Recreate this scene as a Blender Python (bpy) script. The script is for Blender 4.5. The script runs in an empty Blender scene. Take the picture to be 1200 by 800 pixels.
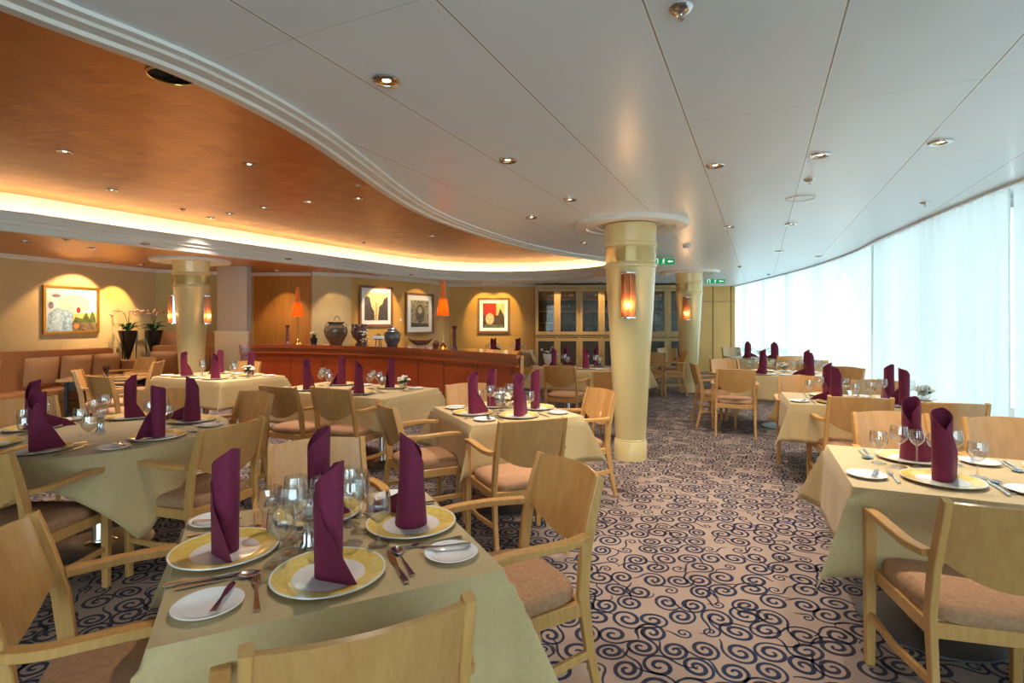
import bpy, math, random
from mathutils import Vector, Matrix, geometry
C = bpy.context.scene.collection
PI = math.pi
rnd = random.Random(7)
CEIL = 2.51
CEIL2 = 2.95
TH = 0.74            # cloth surface height

# ------------------------------------------------------------------ mesh builder
class MB:
    def __init__(s): s.v = []; s.f = []; s.m = []
    def add(s, vs, fs, mi=0):
        b = len(s.v); s.v += [tuple(v) for v in vs]
        for f in fs: s.f.append(tuple(i + b for i in f)); s.m.append(mi)
        return s
    def box(s, x0, x1, y0, y1, z0, z1, mi=0):
        v = [(x, y, z) for z in (z0, z1) for y in (y0, y1) for x in (x0, x1)]
        return s.add(v, [(0,2,3,1),(4,5,7,6),(0,1,5,4),(2,6,7,3),(0,4,6,2),(1,3,7,5)], mi)
    def lathe(s, prof, n=24, cx=0, cy=0, mi=0, flute=0, fd=0, closed=False):
        vs = []; fs = []
        for (r, z) in prof:
            for i in range(n):
                a = 2*PI*i/n
                rr = r*(1 + (fd*math.cos(flute*a) if flute else 0))
                vs.append((cx+rr*math.cos(a), cy+rr*math.sin(a), z))
        L = len(prof)
        for j in range(L-1 if not closed else L):
            for i in range(n):
                k = (i+1) % n; j2 = (j+1) % L
                fs.append((j*n+i, j*n+k, j2*n+k, j2*n+i))
        if not closed:
            if prof[0][0] > 1e-6: fs.append(tuple(reversed(range(n))))
            if prof[-1][0] > 1e-6: fs.append(tuple(range((L-1)*n, L*n)))
        return s.add(vs, fs, mi)
    def sweep(s, path, w, h, up=(0,0,1), mi=0, ch=0.25, closed=False, rnd_=False):
        """chamfered rectangular (or round) section swept along a path; w, h numbers or lists"""
        P = [Vector(p) for p in path]; n = len(P); up = Vector(up)
        vs = []; K = 8 if rnd_ else 8
        for i, p in enumerate(P):
            if closed: t = P[(i+1) % n] - P[i-1]
            else: t = P[min(i+1, n-1)] - P[max(i-1, 0)]
            t.normalize()
            sd = t.cross(up)
            if sd.length < 1e-4: sd = t.cross(Vector((0,1,0)))
            sd.normalize(); u = sd.cross(t).normalized()
            ww = (w[i] if isinstance(w, (list, tuple)) else w)/2; hh = (h[i] if isinstance(h, (list, tuple)) else h)/2
            if rnd_:
                sec = [(ww*math.cos(2*PI*k/K), hh*math.sin(2*PI*k/K)) for k in range(K)]
            else:
                c = ch*min(ww, hh)
                sec = [(ww, -hh+c), (ww, hh-c), (ww-c, hh), (-ww+c, hh), (-ww, hh-c), (-ww, -hh+c), (-ww+c, -hh), (ww-c, -hh)]
            for (a, b) in sec: vs.append(p + sd*a + u*b)
        fs = []
        for i in range(n if closed else n-1):
            j = (i+1) % n
            for k in range(K):
                l = (k+1) % K
                fs.append((i*K+k, i*K+l, j*K+l, j*K+k))
        if not closed:
            fs.append(tuple(reversed(range(K)))); fs.append(tuple(range((n-1)*K, n*K)))
        return s.add(vs, fs, mi)
    def grid(s, fn, nu, nv, mi=0, closeu=False):
        vs = [fn(i/(nu if closeu else nu), j/nv) for j in range(nv+1) for i in range(nu if closeu else nu+1)]
        W = nu if closeu else nu+1; fs = []
        for j in range(nv):
            for i in range(nu):
                k = (i+1) % W
                fs.append((j*W+i, j*W+k, (j+1)*W+k, (j+1)*W+i))
        return s.add(vs, fs, mi)
    def sheet(s, fn, nu, nv, t, mi=0):
        """grid with thickness t along its normals, closed round the rim"""
        g = MB().grid(fn, nu, nv); V = [Vector(v) for v in g.v]; N = [Vector((0,0,0)) for _ in V]
        for f in g.f:
            nn = (V[f[2]]-V[f[0]]).cross(V[f[3]]-V[f[1]])
            for i in f: N[i] += nn
        N = [x.normalized() if x.length > 0 else Vector((0,0,1)) for x in N]
        A = [v + n*t/2 for v, n in zip(V, N)]; B = [v - n*t/2 for v, n in zip(V, N)]
        L = len(V); W = nu+1
        fs = list(g.f) + [tuple(i+L for i in reversed(f)) for f in g.f]
        rim = [i for i in range(W)] + [j*W+nu for j in range(1, nv+1)] + [nv*W+i for i in range(nu-1, -1, -1)] + [j*W for j in range(nv-1, 0, -1)]
        for a, b in zip(rim, rim[1:]+rim[:1]): fs.append((b, a, a+L, b+L))
        return s.add(A+B, fs, mi)
    def blob(s, c, r, n=8, m=5, sc=(1,1,1), mi=0):
        vs = []; fs = []
        for j in range(m+1):
            th = PI*j/m
            for i in range(n):
                a = 2*PI*i/n
                vs.append((c[0]+r*sc[0]*math.sin(th)*math.cos(a), c[1]+r*sc[1]*math.sin(th)*math.sin(a), c[2]+r*sc[2]*math.cos(th)))
        for j in range(m):
            for i in range(n):
                k = (i+1) % n
                fs.append((j*n+i, (j+1)*n+i, (j+1)*n+k, j*n+k))
        return s.add(vs, fs, mi)
    def prism(s, poly, z0, z1, mi=0):
        n = len(poly)
        return s.add([(x,y,z0) for x,y in poly]+[(x,y,z1) for x,y in poly],
              [tuple(reversed(range(n))), tuple(range(n,2*n))]+[(i,(i+1)%n,n+(i+1)%n,n+i) for i in range(n)], mi)

def clean_mesh(name, mb, smooth=35):
    me = bpy.data.meshes.new(name); me.from_pydata(mb.v, [], mb.f); 
    for p, mi in zip(me.polygons, mb.m): p.material_index = mi
    import bmesh
    bm = bmesh.new(); bm.from_mesh(me)
    bmesh.ops.remove_doubles(bm, verts=bm.verts, dist=1e-5)
    bmesh.ops.recalc_face_normals(bm, faces=bm.faces)
    bm.to_mesh(me); bm.free()
    if smooth:
        me.polygons.foreach_set('use_smooth', [True]*len(me.polygons))
        me.set_sharp_from_angle(angle=math.radians(smooth))
    me.update()
    return me
def obj(name, mb, mats, parent=None, loc=(0,0,0), rz=0, smooth=35):
    me = clean_mesh(name, mb, smooth)
    for m in (mats if isinstance(mats, (list, tuple)) else [mats]): me.materials.append(m)
    o = bpy.data.objects.new(name, me); C.objects.link(o); o.location = loc; o.rotation_euler = (0,0,rz)
    if parent: o.parent = parent
    return o
def tag(o, label, cat, group=None, kind=None):
    o['label'] = label; o['category'] = cat
    if group: o['group'] = group
    if kind: o['kind'] = kind
    return o
def thing(name, label, cat, loc=(0,0,0), rz=0, group=None):
    o = bpy.data.objects.new(name, None); C.objects.link(o); o.empty_display_size = .1
    o.location = loc; o.rotation_euler = (0,0,rz)
    return tag(o, label, cat, group)
def struct(name, mb, mats, parent=None, smooth=35):
    o = obj(name, mb, mats, parent, smooth=smooth)
    if parent is None: o['kind'] = 'structure'
    return o
def dup(root, loc, rz, label, group=None, scale=None):
    r = root.copy(); C.objects.link(r); r.location = loc; r.rotation_euler = (0,0,rz); r['label'] = label
    if group: r['group'] = group
    if scale: r.scale = scale
    for ch in list(root.children):
        c = ch.copy(); C.objects.link(c); c.parent = r
        for g in list(ch.children):
            d = g.copy(); C.objects.link(d); d.parent = c
    return r
class Proto:
    """first placement moves the prototype itself, later ones copy it"""
    def __init__(s, make): s.make = make; s.o = None
    def put(s, loc, rz, label, group=None, scale=None):
        if s.o is None:
            s.o = s.make(); s.o.location = loc; s.o.rotation_euler = (0,0,rz); s.o['label'] = label
            if group: s.o['group'] = group
            if scale: s.o.scale = scale
            return s.o
        return dup(s.o, loc, rz, label, group, scale)

# ------------------------------------------------------------------ materials
def lin(c):
    return tuple(((x/255)/12.92 if x/255 <= .04045 else ((x/255+.055)/1.055)**2.4) for x in c)
class NT:
    def __init__(s, name):
        s.mat = bpy.data.materials.new(name); s.mat.use_nodes = True; s.t = s.mat.node_tree; s.t.nodes.clear()
        s.out = s.n('ShaderNodeOutputMaterial')
    def n(s, ty, **kw):
        x = s.t.nodes.new(ty)
        for k, v in kw.items(): setattr(x, k, v)
        return x
    def inp(s, sock, v):
        if v is None: return
        if isinstance(v, bpy.types.NodeSocket): s.t.links.new(v, sock)
        else:
            if isinstance(v, tuple) and len(v) == 3 and sock.type == 'RGBA': v = (*v, 1)
            sock.default_value = v
    def M(s, op, a, b=None, c=None):
        x = s.n('ShaderNodeMath', operation=op)
        s.inp(x.inputs[0], a); s.inp(x.inputs[1], b)
        if c is not None: s.inp(x.inputs[2], c)
        return x.outputs[0]
    def V(s, op, a, b=None, sc=None):
        x = s.n('ShaderNodeVectorMath', operation=op); s.inp(x.inputs[0], a); s.inp(x.inputs[1], b)
        if sc is not None: s.inp(x.inputs[3], sc)
        return x.outputs[1] if op == 'LENGTH' else x.outputs[0]
    def mix(s, f, a, b):
        x = s.n('ShaderNodeMix', data_type='RGBA'); s.inp(x.inputs[0], f); s.inp(x.inputs[6], a); s.inp(x.inputs[7], b)
        return x.outputs[2]
    def noise(s, vec, scale, detail=3, rough=.5):
        x = s.n('ShaderNodeTexNoise'); s.inp(x.inputs['Vector'], vec); x.inputs['Scale'].default_value = scale
        x.inputs['Detail'].default_value = detail; x.inputs['Roughness'].default_value = rough
        return x.outputs[0]
    def ramp(s, f, lo, hi):
        x = s.n('ShaderNodeMapRange'); s.inp(x.inputs[0], f); x.inputs[1].default_value = lo; x.inputs[2].default_value = hi
        return x.outputs[0]
    def coord(s, k='Object'): return s.n('ShaderNodeTexCoord').outputs[k]
    def bsdf(s, col, rough=.5, metal=0, spec=None, bump=None, bs=.2, coat=0, coatr=.1, sheen=0, em=None, ems=0, bd=.01):
        b = s.n('ShaderNodeBsdfPrincipled'); s.inp(b.inputs['Base Color'], col); s.inp(b.inputs['Roughness'], rough)
        b.inputs['Metallic'].default_value = metal
        if spec is not None: b.inputs['Specular IOR Level'].default_value = spec
        b.inputs['Coat Weight'].default_value = coat; b.inputs['Coat Roughness'].default_value = coatr
        b.inputs['Sheen Weight'].default_value = sheen
        if em is not None: s.inp(b.inputs['Emission Color'], em); b.inputs['Emission Strength'].default_value = ems
        if bump is not None:
            x = s.n('ShaderNodeBump'); x.inputs['Strength'].default_value = bs; x.inputs['Distance'].default_value = bd
            s.inp(x.inputs['Height'], bump); s.t.links.new(x.outputs[0], b.inputs['Normal'])
        return b.outputs[0]
    def done(s, sh): s.t.links.new(sh, s.out.inputs[0]); return s.mat

def simple(name, col, rough=.5, metal=0, nscale=30, namt=.12, bump=0, **kw):
    t = NT(name); co = t.coord(); c = lin(col); nz = t.noise(co, nscale, 3)
    d = tuple(x*(1-namt) for x in c); e = tuple(min(1, x*(1+namt)) for x in c)
    colr = t.mix(t.ramp(nz, .3, .7), d, e)
    return t.done(t.bsdf(colr, rough, metal, bump=nz if bump else None, bs=bump, **kw))
def wood(name, col, col2, rough=.35, scale=1, axis='z', coat=0.0):
    t = NT(name); co = t.coord(); mp = t.n('ShaderNodeMapping'); t.inp(mp.inputs[0], co)
    mp.inputs['Scale'].default_value = {'z': (9,9,.8), 'x': (.8,9,9), 'y': (9,.8,9)}[axis]
    a = t.noise(mp.outputs[0], 6*scale, 5, .6); b = t.noise(mp.outputs[0], 28*scale, 3, .6)
    f = t.M('ADD', t.M('MULTIPLY', a, .7), t.M('MULTIPLY', b, .3))
    c = t.mix(t.ramp(f, .35, .65), lin(col), lin(col2))
    return t.done(t.bsdf(c, rough, bump=b, bs=.05, coat=coat, coatr=.15))
def weave(name, col, col2, sc=900, rough=.85, bs=.15, sheen=0):
    t = NT(name); co = t.coord(); sp = t.n('ShaderNodeSeparateXYZ'); t.inp(sp.inputs[0], co)
    w = t.M('MULTIPLY', t.M('SINE', t.M('MULTIPLY', t.M('ADD', sp.outputs[0], sp.outputs[2]), sc)), t.M('SINE', t.M('MULTIPLY', t.M('ADD', sp.outputs[1], sp.outputs[2]), sc)))
    nz = t.noise(co, 60, 4, .6)
    c = t.mix(t.ramp(nz, .3, .7), lin(col), lin(col2))
    return t.done(t.bsdf(c, rough, bump=t.M('ADD', t.M('MULTIPLY', w, .3), nz), bs=bs, sheen=sheen, bd=.004))
def emit(name, col, s):
    t = NT(name); e = t.n('ShaderNodeEmission'); e.inputs[0].default_value = (*lin(col), 1); e.inputs[1].default_value = s
    return t.done(e.outputs[0])
def thin_glass(name, col=(1,1,1), rough=0.0, ior=1.45, extra=0.0):
    t = NT(name); lw = t.n('ShaderNodeLayerWeight'); lw.inputs[0].default_value = .5
    fr = t.M('ADD', t.M('MULTIPLY', t.M('POWER', lw.outputs['Facing'], 3.0), .9), .09)
    tr = t.n('ShaderNodeBsdfTransparent'); tr.inputs[0].default_value = (*col, 1)
    g = t.n('ShaderNodeBsdfGlossy'); g.inputs['Roughness'].default_value = rough
    m = t.n('ShaderNodeMixShader'); t.inp(m.inputs[0], t.M('ADD', fr, extra)); t.t.links.new(tr.outputs[0], m.inputs[1]); t.t.links.new(g.outputs[0], m.inputs[2])
    return t.done(m.outputs[0])

def carpet_mat(name, a, b, c3):
    t = NT(name); pos = t.n('ShaderNodeNewGeometry').outputs['Position']
    nz = t.noise(pos, 1.6, 2); nf = t.noise(pos, 380, 2)
    c = t.mix(t.ramp(nz, .35, .65), lin(a), lin(b)); c = t.mix(t.M('MULTIPLY', nf, .3), c, lin(c3))
    return t.done(t.bsdf(c, .95, bump=nf, bs=.5, spec=.1, sheen=.1))
def swirls(mb, mi):
    """flat ribbons woven in the carpet: spirals whose tails curl back into smaller scrolls"""
    r = random.Random(42); step = .146; zz = .0006
    def ribbon(pts, ws):
        n = len(pts); vs = []
        for i in range(n):
            a = pts[max(0,i-1)]; b = pts[min(n-1,i+1)]; dx, dy = b[0]-a[0], b[1]-a[1]; L = math.hypot(dx,dy) or 1
            nx, ny = -dy/L*ws[i]/2, dx/L*ws[i]/2
            vs.append((pts[i][0]+nx, pts[i][1]+ny, zz)); vs.append((pts[i][0]-nx, pts[i][1]-ny, zz))
        mb.add(vs, [(2*i, 2*i+1, 2*i+3, 2*i+2) for i in range(n-1)], mi)
    j = 0; y = .4
    while y < 15.4:
        x = -9 + (step/2 if j % 2 else 0)
        while x < 6.6:
            X = x + r.uniform(-.024,.024); Y = y + r.uniform(-.024,.024); big = r.random() > .16
            R = r.uniform(.070,.090) if big else r.uniform(.034,.05)
            turns = r.uniform(1.7,2.05) if big else r.uniform(1.2,1.5); ch = r.choice((-1,1)); a0 = r.uniform(0,2*PI); sq = r.uniform(.78,1.0); qa = r.uniform(0,PI)
            tail = r.random(); x += step
            if abs(X) > 1.12*Y + 1.2: continue
            n = 34 if Y < 4 else (22 if Y < 8 else 14)
            P = []; W = []
            for k in range(n+1):
                q = k/n; th = a0 + ch*2*PI*turns*q; rr = R*(.06+.94*q**.85); P.append((rr*math.cos(th), rr*math.sin(th)))
                W.append((.0155)*(.78+.5*math.sin(PI*min(1,q*1.05))) if big else .010)
            # tail: leaves tangentially, curling the other way
            th = a0 + ch*2*PI*turns; hx = math.cos(th+ch*PI/2); hy = math.sin(th+ch*PI/2); px, py = P[-1]; hd = math.atan2(hy, hx)
            m = int(n*.5); L = .14*tail+.05; kap = -ch*(6+10*tail)
            for k in range(m):
                q = (k+1)/m; hd += (kap*(.4+1.8*q*q)+ (ch*10)*(1-q)**3)*L/m; px += math.cos(hd)*L/m; py += math.sin(hd)*L/m; P.append((px,py)); W.append(.0135*(1-.6*q))
            c, s_ = math.cos(qa), math.sin(qa); Q = []
            for (u, v) in P:
                a = u*c+v*s_; b = (-u*s_+v*c)*sq; Q.append((X+a*c-b*s_, Y+a*s_+b*c))
            ribbon(Q, W)
        y += step*.90; j += 1
def ceiling_mat():
    t = NT('white_ceiling_panels')
    pos = t.n('ShaderNodeNewGeometry').outputs['Position']; sp = t.n('ShaderNodeSeparateXYZ'); t.inp(sp.inputs[0], pos)
    u = t.M('SUBTRACT', t.M('MULTIPLY', sp.outputs[0], .9063), t.M('MULTIPLY', sp.outputs[1], .4226))
    v = t.M('ADD', t.M('MULTIPLY', sp.outputs[0], .4226), t.M('MULTIPLY', sp.outputs[1], .9063))
    fu = t.M('FRACT', t.M('DIVIDE', t.M('ADD', u, 12.0-.061+.61/2), .61))
    du = t.M('MULTIPLY', t.M('ABSOLUTE', t.M('SUBTRACT', fu, .5)), .61)
    g1 = t.M('LESS_THAN', du, .0035)
    fv = t.M('FRACT', t.M('DIVIDE', t.M('ADD', v, 20.3), 1.5)); dv = t.M('MULTIPLY', t.M('ABSOLUTE', t.M('SUBTRACT', fv, .5)), 1.5)
    g2 = t.M('LESS_THAN', dv, .0018)
    lip = t.M('LESS_THAN', du, .008)
    c = t.mix(lip, lin((226,236,244)), lin((244,248,250)))
    c = t.mix(g1, c, lin((150,150,150))); c = t.mix(t.M('MULTIPLY', g2, .45), c, lin((150,150,150)))
    return t.done(t.bsdf(c, .30, bump=t.M('ADD', t.M('ADD', g1, lip), g2), bs=.4, bd=.004, spec=.45))

def gold_ceiling_mat(name, a, b, rough=.38, metal=.75):
    t = NT(name); pos = t.n('ShaderNodeNewGeometry').outputs['Position']
    br = t.n('ShaderNodeTexBrick'); t.inp(br.inputs[0], pos); br.inputs['Scale'].default_value = 6
    br.inputs['Color1'].default_value = (*lin(a),1); br.inputs['Color2'].default_value = (*lin(b),1)
    br.inputs['Mortar'].default_value = (*tuple(x*.8 for x in lin(a)),1); br.inputs['Mortar Size'].default_value = .004
    br.inputs['Brick Width'].default_value = 1; br.inputs['Row Height'].default_value = 1; br.offset = 0
    n1 = t.noise(pos, 2.2, 4); n2 = t.noise(pos, 14, 3)
    c = t.mix(t.M('MULTIPLY', t.ramp(n1, .3, .7), .4), br.outputs[0], lin(b))
    return t.done(t.bsdf(c, rough, metal, bump=t.M('ADD', n2, n1), bs=.25, bd=.02))

WHITE = simple('white_moulding', (222,220,214), .4, namt=.03, nscale=4)
CREAM = simple('cream_cove', (244,236,216), .6, namt=.04)
WOOD = wood('beech_wood', (204,156,94), (186,138,78), .34)
WOODP = wood('beech_panel', (198,150,92), (182,134,78), .26, .6, coat=.7)
SEAT = weave('tan_seat_fabric', (180,138,104), (158,116,84), 700, .9, .35)
CLOTH = weave('gold_tablecloth', (196,170,122), (186,160,112), 1400, .62, .06, .2)
NAP = weave('plum_napkin', (116,18,62), (100,12,52), 1500, .8, .12, .05)
PORC = simple('white_porcelain', (240,240,240), .12, namt=.01, coat=.4)
STEEL = simple('polished_steel', (205,205,205), .16, 1, namt=.05)
BSTEEL = simple('brushed_steel', (150,152,155), .34, 1, namt=.08)
DISCM = simple('grey_pedestal_base', (120,126,132), .35, .8, namt=.08)
GLASS = thin_glass('clear_glass', (.97,.98,.98), .0, 1.5, .03)
CABG = thin_glass('cabinet_glass', (.74,.62,.48), .02, 1.45, -.05)
PANE = thin_glass('window_pane', (.96,.98,.98))
COL = simple('column_enamel', (226,204,146), .28, namt=.04, nscale=3, coat=.5)
COLB = simple('column_gloss_band', (206,178,112), .10, .35, namt=.03, nscale=3, coat=.8)
BRASS = simple('brass', (212,172,92), .22, 1, namt=.05)
RED = wood('cherry_wood', (172,74,30), (148,56,22), .28, .4, 'x', coat=.5)
REDT = wood('cherry_burl_wood', (170,82,42), (120,50,26), .16, 1.3, 'x', coat=.8)
GOLDW = simple('ochre_wall_paint', (206,160,84), .55, namt=.06, nscale=3)
ORW = wood('amber_wood_wall', (196,128,52), (176,108,40), .4, .3)
TANW = simple('tan_wall_paint', (204,178,132), .6, namt=.05, nscale=3)
OLW = simple('olive_wall_paint', (186,170,112), .6, namt=.05, nscale=3)
GREYW = simple('grey_wall_paint', (176,170,166), .6, namt=.03)
PALEP = simple('pale_laminate', (214,206,182), .5, namt=.03)
CABW = wood('light_oak_cabinet', (190,152,92), (174,134,76), .35, .5)
DARK = simple('dark_interior', (54,46,38), .6)
BLACK = simple('black_lacquer', (18,17,18), .3, coat=.3)
SOFA = weave('brown_sofa_fabric', (170,112,64), (150,98,56), 500, .9, .4)
CUSH = weave('tan_cushion_fabric', (168,124,84), (150,108,72), 500, .9, .4)
GREEN = simple('leaf_green', (52,78,38), .55, namt=.4, nscale=60)
BLOOM = simple('cream_petals', (240,232,214), .6, namt=.08, nscale=80)
PINK = simple('orchid_petals', (206,150,130), .6, namt=.2, nscale=60)
BULB = emit('warm_bulb', (255,214,150), 30)
LAMPH = emit('halogen_lamp', (255,236,205), 9)
CEILM = ceiling_mat(); CARP = carpet_mat('swirl_carpet', (146,126,116), (160,140,126), (88,74,70)); INK = carpet_mat('carpet_scroll_ink', (34,32,50), (22,40,70), (40,36,50))
GOLDC = gold_ceiling_mat('gold_leaf_ceiling', (170,110,54), (190,130,68))
COPC = gold_ceiling_mat('copper_ceiling', (196,140,92), (206,152,104), .35, .5)

# charger: yellow rim with sponge texture, white well
def charger_mat():
    t = NT('charger_glaze'); co = t.coord(); sp = t.n('ShaderNodeSeparateXYZ'); t.inp(sp.inputs[0], co)
    r = t.M('SQRT', t.M('ADD', t.M('MULTIPLY', sp.outputs[0], sp.outputs[0]), t.M('MULTIPLY', sp.outputs[1], sp.outputs[1])))
    nz = t.noise(co, 55, 5, .7)
    y = t.mix(t.ramp(nz, .35, .65), lin((226,190,84)), lin((240,214,128)))
    c = t.mix(t.M('GREATER_THAN', r, .098), lin((240,236,232)), y)
    c = t.mix(t.M('GREATER_THAN', r, .1505), c, lin((238,238,228)))
    return t.done(t.bsdf(c, .14, coat=.4))
CHARG = charger_mat()

# ------------------------------------------------------------------ smooth loop helper
def catmull(pts, n=8, closed=False):
    out = []; L = len(pts)
    rng = range(L) if closed else range(L-1)
    for i in rng:
        g = lambda k: Vector(pts[(i+k) % L]) if closed else Vector(pts[max(0, min(L-1, i+k))])
        p0, p1, p2, p3 = g(-1), g(0), g(1), g(2)
        for j in range(n):
            t = j/n
            out.append(0.5*((2*p1)+(p2-p0)*t+(2*p0-5*p1+4*p2-p3)*t*t+(3*p1-p0-3*p2+p3)*t*t*t))
    if not closed: out.append(Vector(pts[-1]))
    return out
def offset_loop(loop, d, closed=True):
    n = len(loop); out = []
    for i in range(n):
        a = loop[i-1] if (closed or i > 0) else loop[0]; b = loop[(i+1) % n] if (closed or i < n-1) else loop[-1]
        t = (b-a).normalized(); out.append(loop[i] + Vector((t.y, -t.x))*d)
    return out
def poly_face(outer, holes, z, flip=False):
    loops = [[Vector((p[0], p[1], z)) for p in outer]] + [[Vector((p[0], p[1], z)) for p in h] for h in holes]
    tri = geometry.tessellate_polygon(loops); flat = [v for l in loops for v in l]
    mb = MB(); mb.add(flat, [tuple(t) for t in tri]); return mb

# ------------------------------------------------------------------ ROOM
curt_pts = [(-6.5,-5.9),(-4.0,-5.5),(-1.8,-4.6),(.3,-3.2),(1.9,-1.2),(2.98,1.0),(3.70,3.71),(4.08,5.0),(4.64,6.7),(5.12,8.0),(5.7,10.2),(6.1,12.6),(6.42,14.9),(6.62,16.2)]
curt = catmull(curt_pts, 10)
glassline = offset_loop(curt, .32, closed=False)
wallpts_left = [(-11.5,-6.0),(-7.77,8.1),(-7.09,10.6),(-6.1,11.2),(-5.55,11.35),(-4.16,11.35),(-4.10,11.1),(-3.5,11.6),(-2.05,13.7),(-1.75,14.9),(.6,14.9),(.6,15.1),(4.8,15.1),(4.8,15.9),(6.62,16.2)]
outer = [tuple(p) for p in glassline] + [(6.9,16.3)] + list(reversed(wallpts_left))
fl = MB(); big = [(8,-3.3),(8,17),(-12,17),(-12,-3.3)]
fl.prism([(-12.5,-6.5),(8.5,-6.5),(8.5,17),(-12.5,17)], -.1, 0)
swirls(fl, 1)
floor = struct('floor', fl, [CARP, INK], smooth=0)

# ceiling opening (seen from above, loop runs counter clockwise)
open_pts = [(-3.2,-.3),(-2.2,.8),(-1.73,1.75),(-1.42,2.27),(-1.24,2.9),(-1.15,3.6),(-1.08,4.23),(-.95,4.97),(-.70,5.75),(-.30,6.65),(.05,7.3),(.66,8.15),(1.42,8.95),(2.05,9.8),(2.3,10.8),(1.9,11.9),(.95,12.75),(-.4,13.1),(-1.6,12.7),(-2.45,11.6),(-3.3,10.15),(-4.35,8.2),(-5.1,6.8),(-5.63,5.86),(-6.6,5.0),(-7.6,4.5),(-8.1,3.2),(-7.2,1.0),(-5.2,-.5)]
op = catmull(open_pts, 6, True)
N_OP = len(op)
def area(l): return sum(l[i-1].x*l[i].y-l[i].x*l[i-1].y for i in range(len(l)))
# orientation: offset_loop positive = outward for CCW
if area(op) < 0: op.reverse()
hole = offset_loop(op, .20)
# white ceiling and the copper ceiling over the lounge side share the loop; copper part = region beyond the far rim, left of x = -2.6
div_pt = None
ceil = poly_face([(-12.5,-6.5),(8.5,-6.5),(8.5,17),(-12.5,17)], [list(reversed(hole))], CEIL)
o = struct('ceiling', ceil, CEILM, smooth=0)
# copper ceiling: thin slab just below, following the far rim
i0 = min(range(N_OP), key=lambda i: (hole[i]-Vector((-2.9,11.0))).length)
i1 = min(range(N_OP), key=lambda i: (hole[i]-Vector((-8.1,3.6))).length)
arc = []; i = i0
while i != i1: arc.append(tuple(hole[i])); i = (i+1) % N_OP
arc.append(tuple(hole[i1]))
cop = poly_face(arc + [(-11.5,3.0),(-11.5,14.5),(-2.9,14.5)], [], CEIL-.012)
cop2 = MB(); cop2.prism([(v[0],v[1]) for v in cop.v], CEIL-.012, CEIL-.011) if False else None
struct('ceiling', cop, COPC, smooth=0)
# raised ceiling
up_l = offset_loop(op, .34)
struct('ceiling', poly_face([tuple(p) for p in up_l], [], CEIL2), GOLDC, smooth=0)
# stepped rim moulding and cove trough, swept round the loop
prof = [(.03,2.70),(.0,2.69),(.0,2.60),(.03,2.59),(.03,2.55),(.055,2.54),(.055,2.475),(.075,2.468),(.12,2.468),(.13,2.482),(.19,2.482),(.20,2.492),(.235,2.495),(.24,2.52)]
def sweep_profile(loop, prof, closed=True):
    mb = MB(); rows = [offset_loop(loop, d, closed) for d, z in prof]
    n = len(loop)
    vs = [(rows[k][i].x, rows[k][i].y, prof[k][1]) for i in range(n) for k in range(len(prof))]
    K = len(prof); fs = []
    for i in range(n if closed else n-1):
        j = (i+1) % n
        for k in range(K-1): fs.append((i*K+k, i*K+k+1, j*K+k+1, j*K+k))
    return mb.add(vs, fs)
struct('trim_1', sweep_profile(op, prof), WHITE, smooth=30)
struct('trim_2', sweep_profile(op, [(.03,2.70),(.09,2.70),(.09,2.57),(.34,2.57),(.34,2.95)]), CREAM, smooth=30)
# cove light: rope light lying in the trough on the far side
def arc_between(a, b):
    ia = min(range(N_OP), key=lambda i: (op[i]-Vector(a)).length); ib = min(range(N_OP), key=lambda i: (op[i]-Vector(b)).length)
    out = []; i = ia
    while i != ib: out.append(i); i = (i+1) % N_OP
    return out
COVE = emit('cove_rope_light', (255,230,190), 50)
mid = offset_loop(op, .19)
rl = arc_between((1.42,8.95), (-8.1,3.2))
tag(obj('cove_light', MB().sweep([(mid[i].x, mid[i].y, 2.585) for i in rl], .03, .022, rnd_=True), COVE), 'warm rope light glowing in the cove along the gold ceiling edge', 'light')

# walls
def wall(name, pts, m, z0=0, z1=CEIL+.02, th=.12, side=1):
    P = [Vector(p) for p in pts]; Q = offset_loop(P, th*side, closed=False)
    mb = MB()
    poly = [tuple(p) for p in P] + [tuple(q) for q in reversed(Q)]
    mb.prism(poly, z0, z1)
    return struct(name, mb, m, smooth=0)
wall('wall_left', [(-11.6,-6.2),(-7.77,8.1),(-7.09,10.6)], TANW, side=-1)
wall('wall_lounge', [(-7.09,10.6),(-6.1,11.2),(-5.5,11.35)], OLW, side=-1)
wall('wall_niche', [(-5.5,11.35),(-4.18,11.35)], ORW, side=-1)
wall('wall_middle', [(-4.18,11.16),(-3.5,11.6)], TANW, side=-1)
wall('wall_gallery', [(-3.5,11.6),(-2.12,13.6)], GOLDW, side=-1)
wall('wall_return', [(-2.12,13.6),(-1.75,14.9)], TANW, side=-1)
wall('wall_picture', [(-1.75,14.9),(.62,14.9)], GOLDW, side=-1)
wall('wall_cabinet', [(.62,15.05),(4.85,15.05)], DARK, side=-1)
wall('wall_far', [(4.85,15.7),(7.0,15.7)], simple('ochre_panel', (196,146,72), .4, namt=.06, nscale=2), side=-1)
wall('wall_nib', [(4.85,14.6),(4.85,15.7)], simple('ochre_side', (196,146,72), .4), side=-1)
wall('wall_back', [(-11.8,-6.1),(-6.3,-6.1)], TANW, side=1)
mb = MB()
for xs in (5.35,5.92,6.45): mb.box(xs-.006, xs+.006, 15.68, 15.70, 0, CEIL)
mb.box(4.85,7.0,15.68,15.70,2.05,2.062)
struct('trim_3', mb, simple('panel_seam', (120,92,44), .5), smooth=0)
# pier with pale panel in front of the niche
mb = MB(); mb.box(-5.5,-4.95,9.95,10.12,0,CEIL); struct('wall_pier', mb, GREYW, smooth=0)
mb = MB(); mb.box(-5.52,-4.9,9.9,9.95,0,1.29); mb.box(-5.54,-4.88,9.88,9.97,1.27,1.29); struct('trim_4', mb, PALEP, smooth=0)
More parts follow.
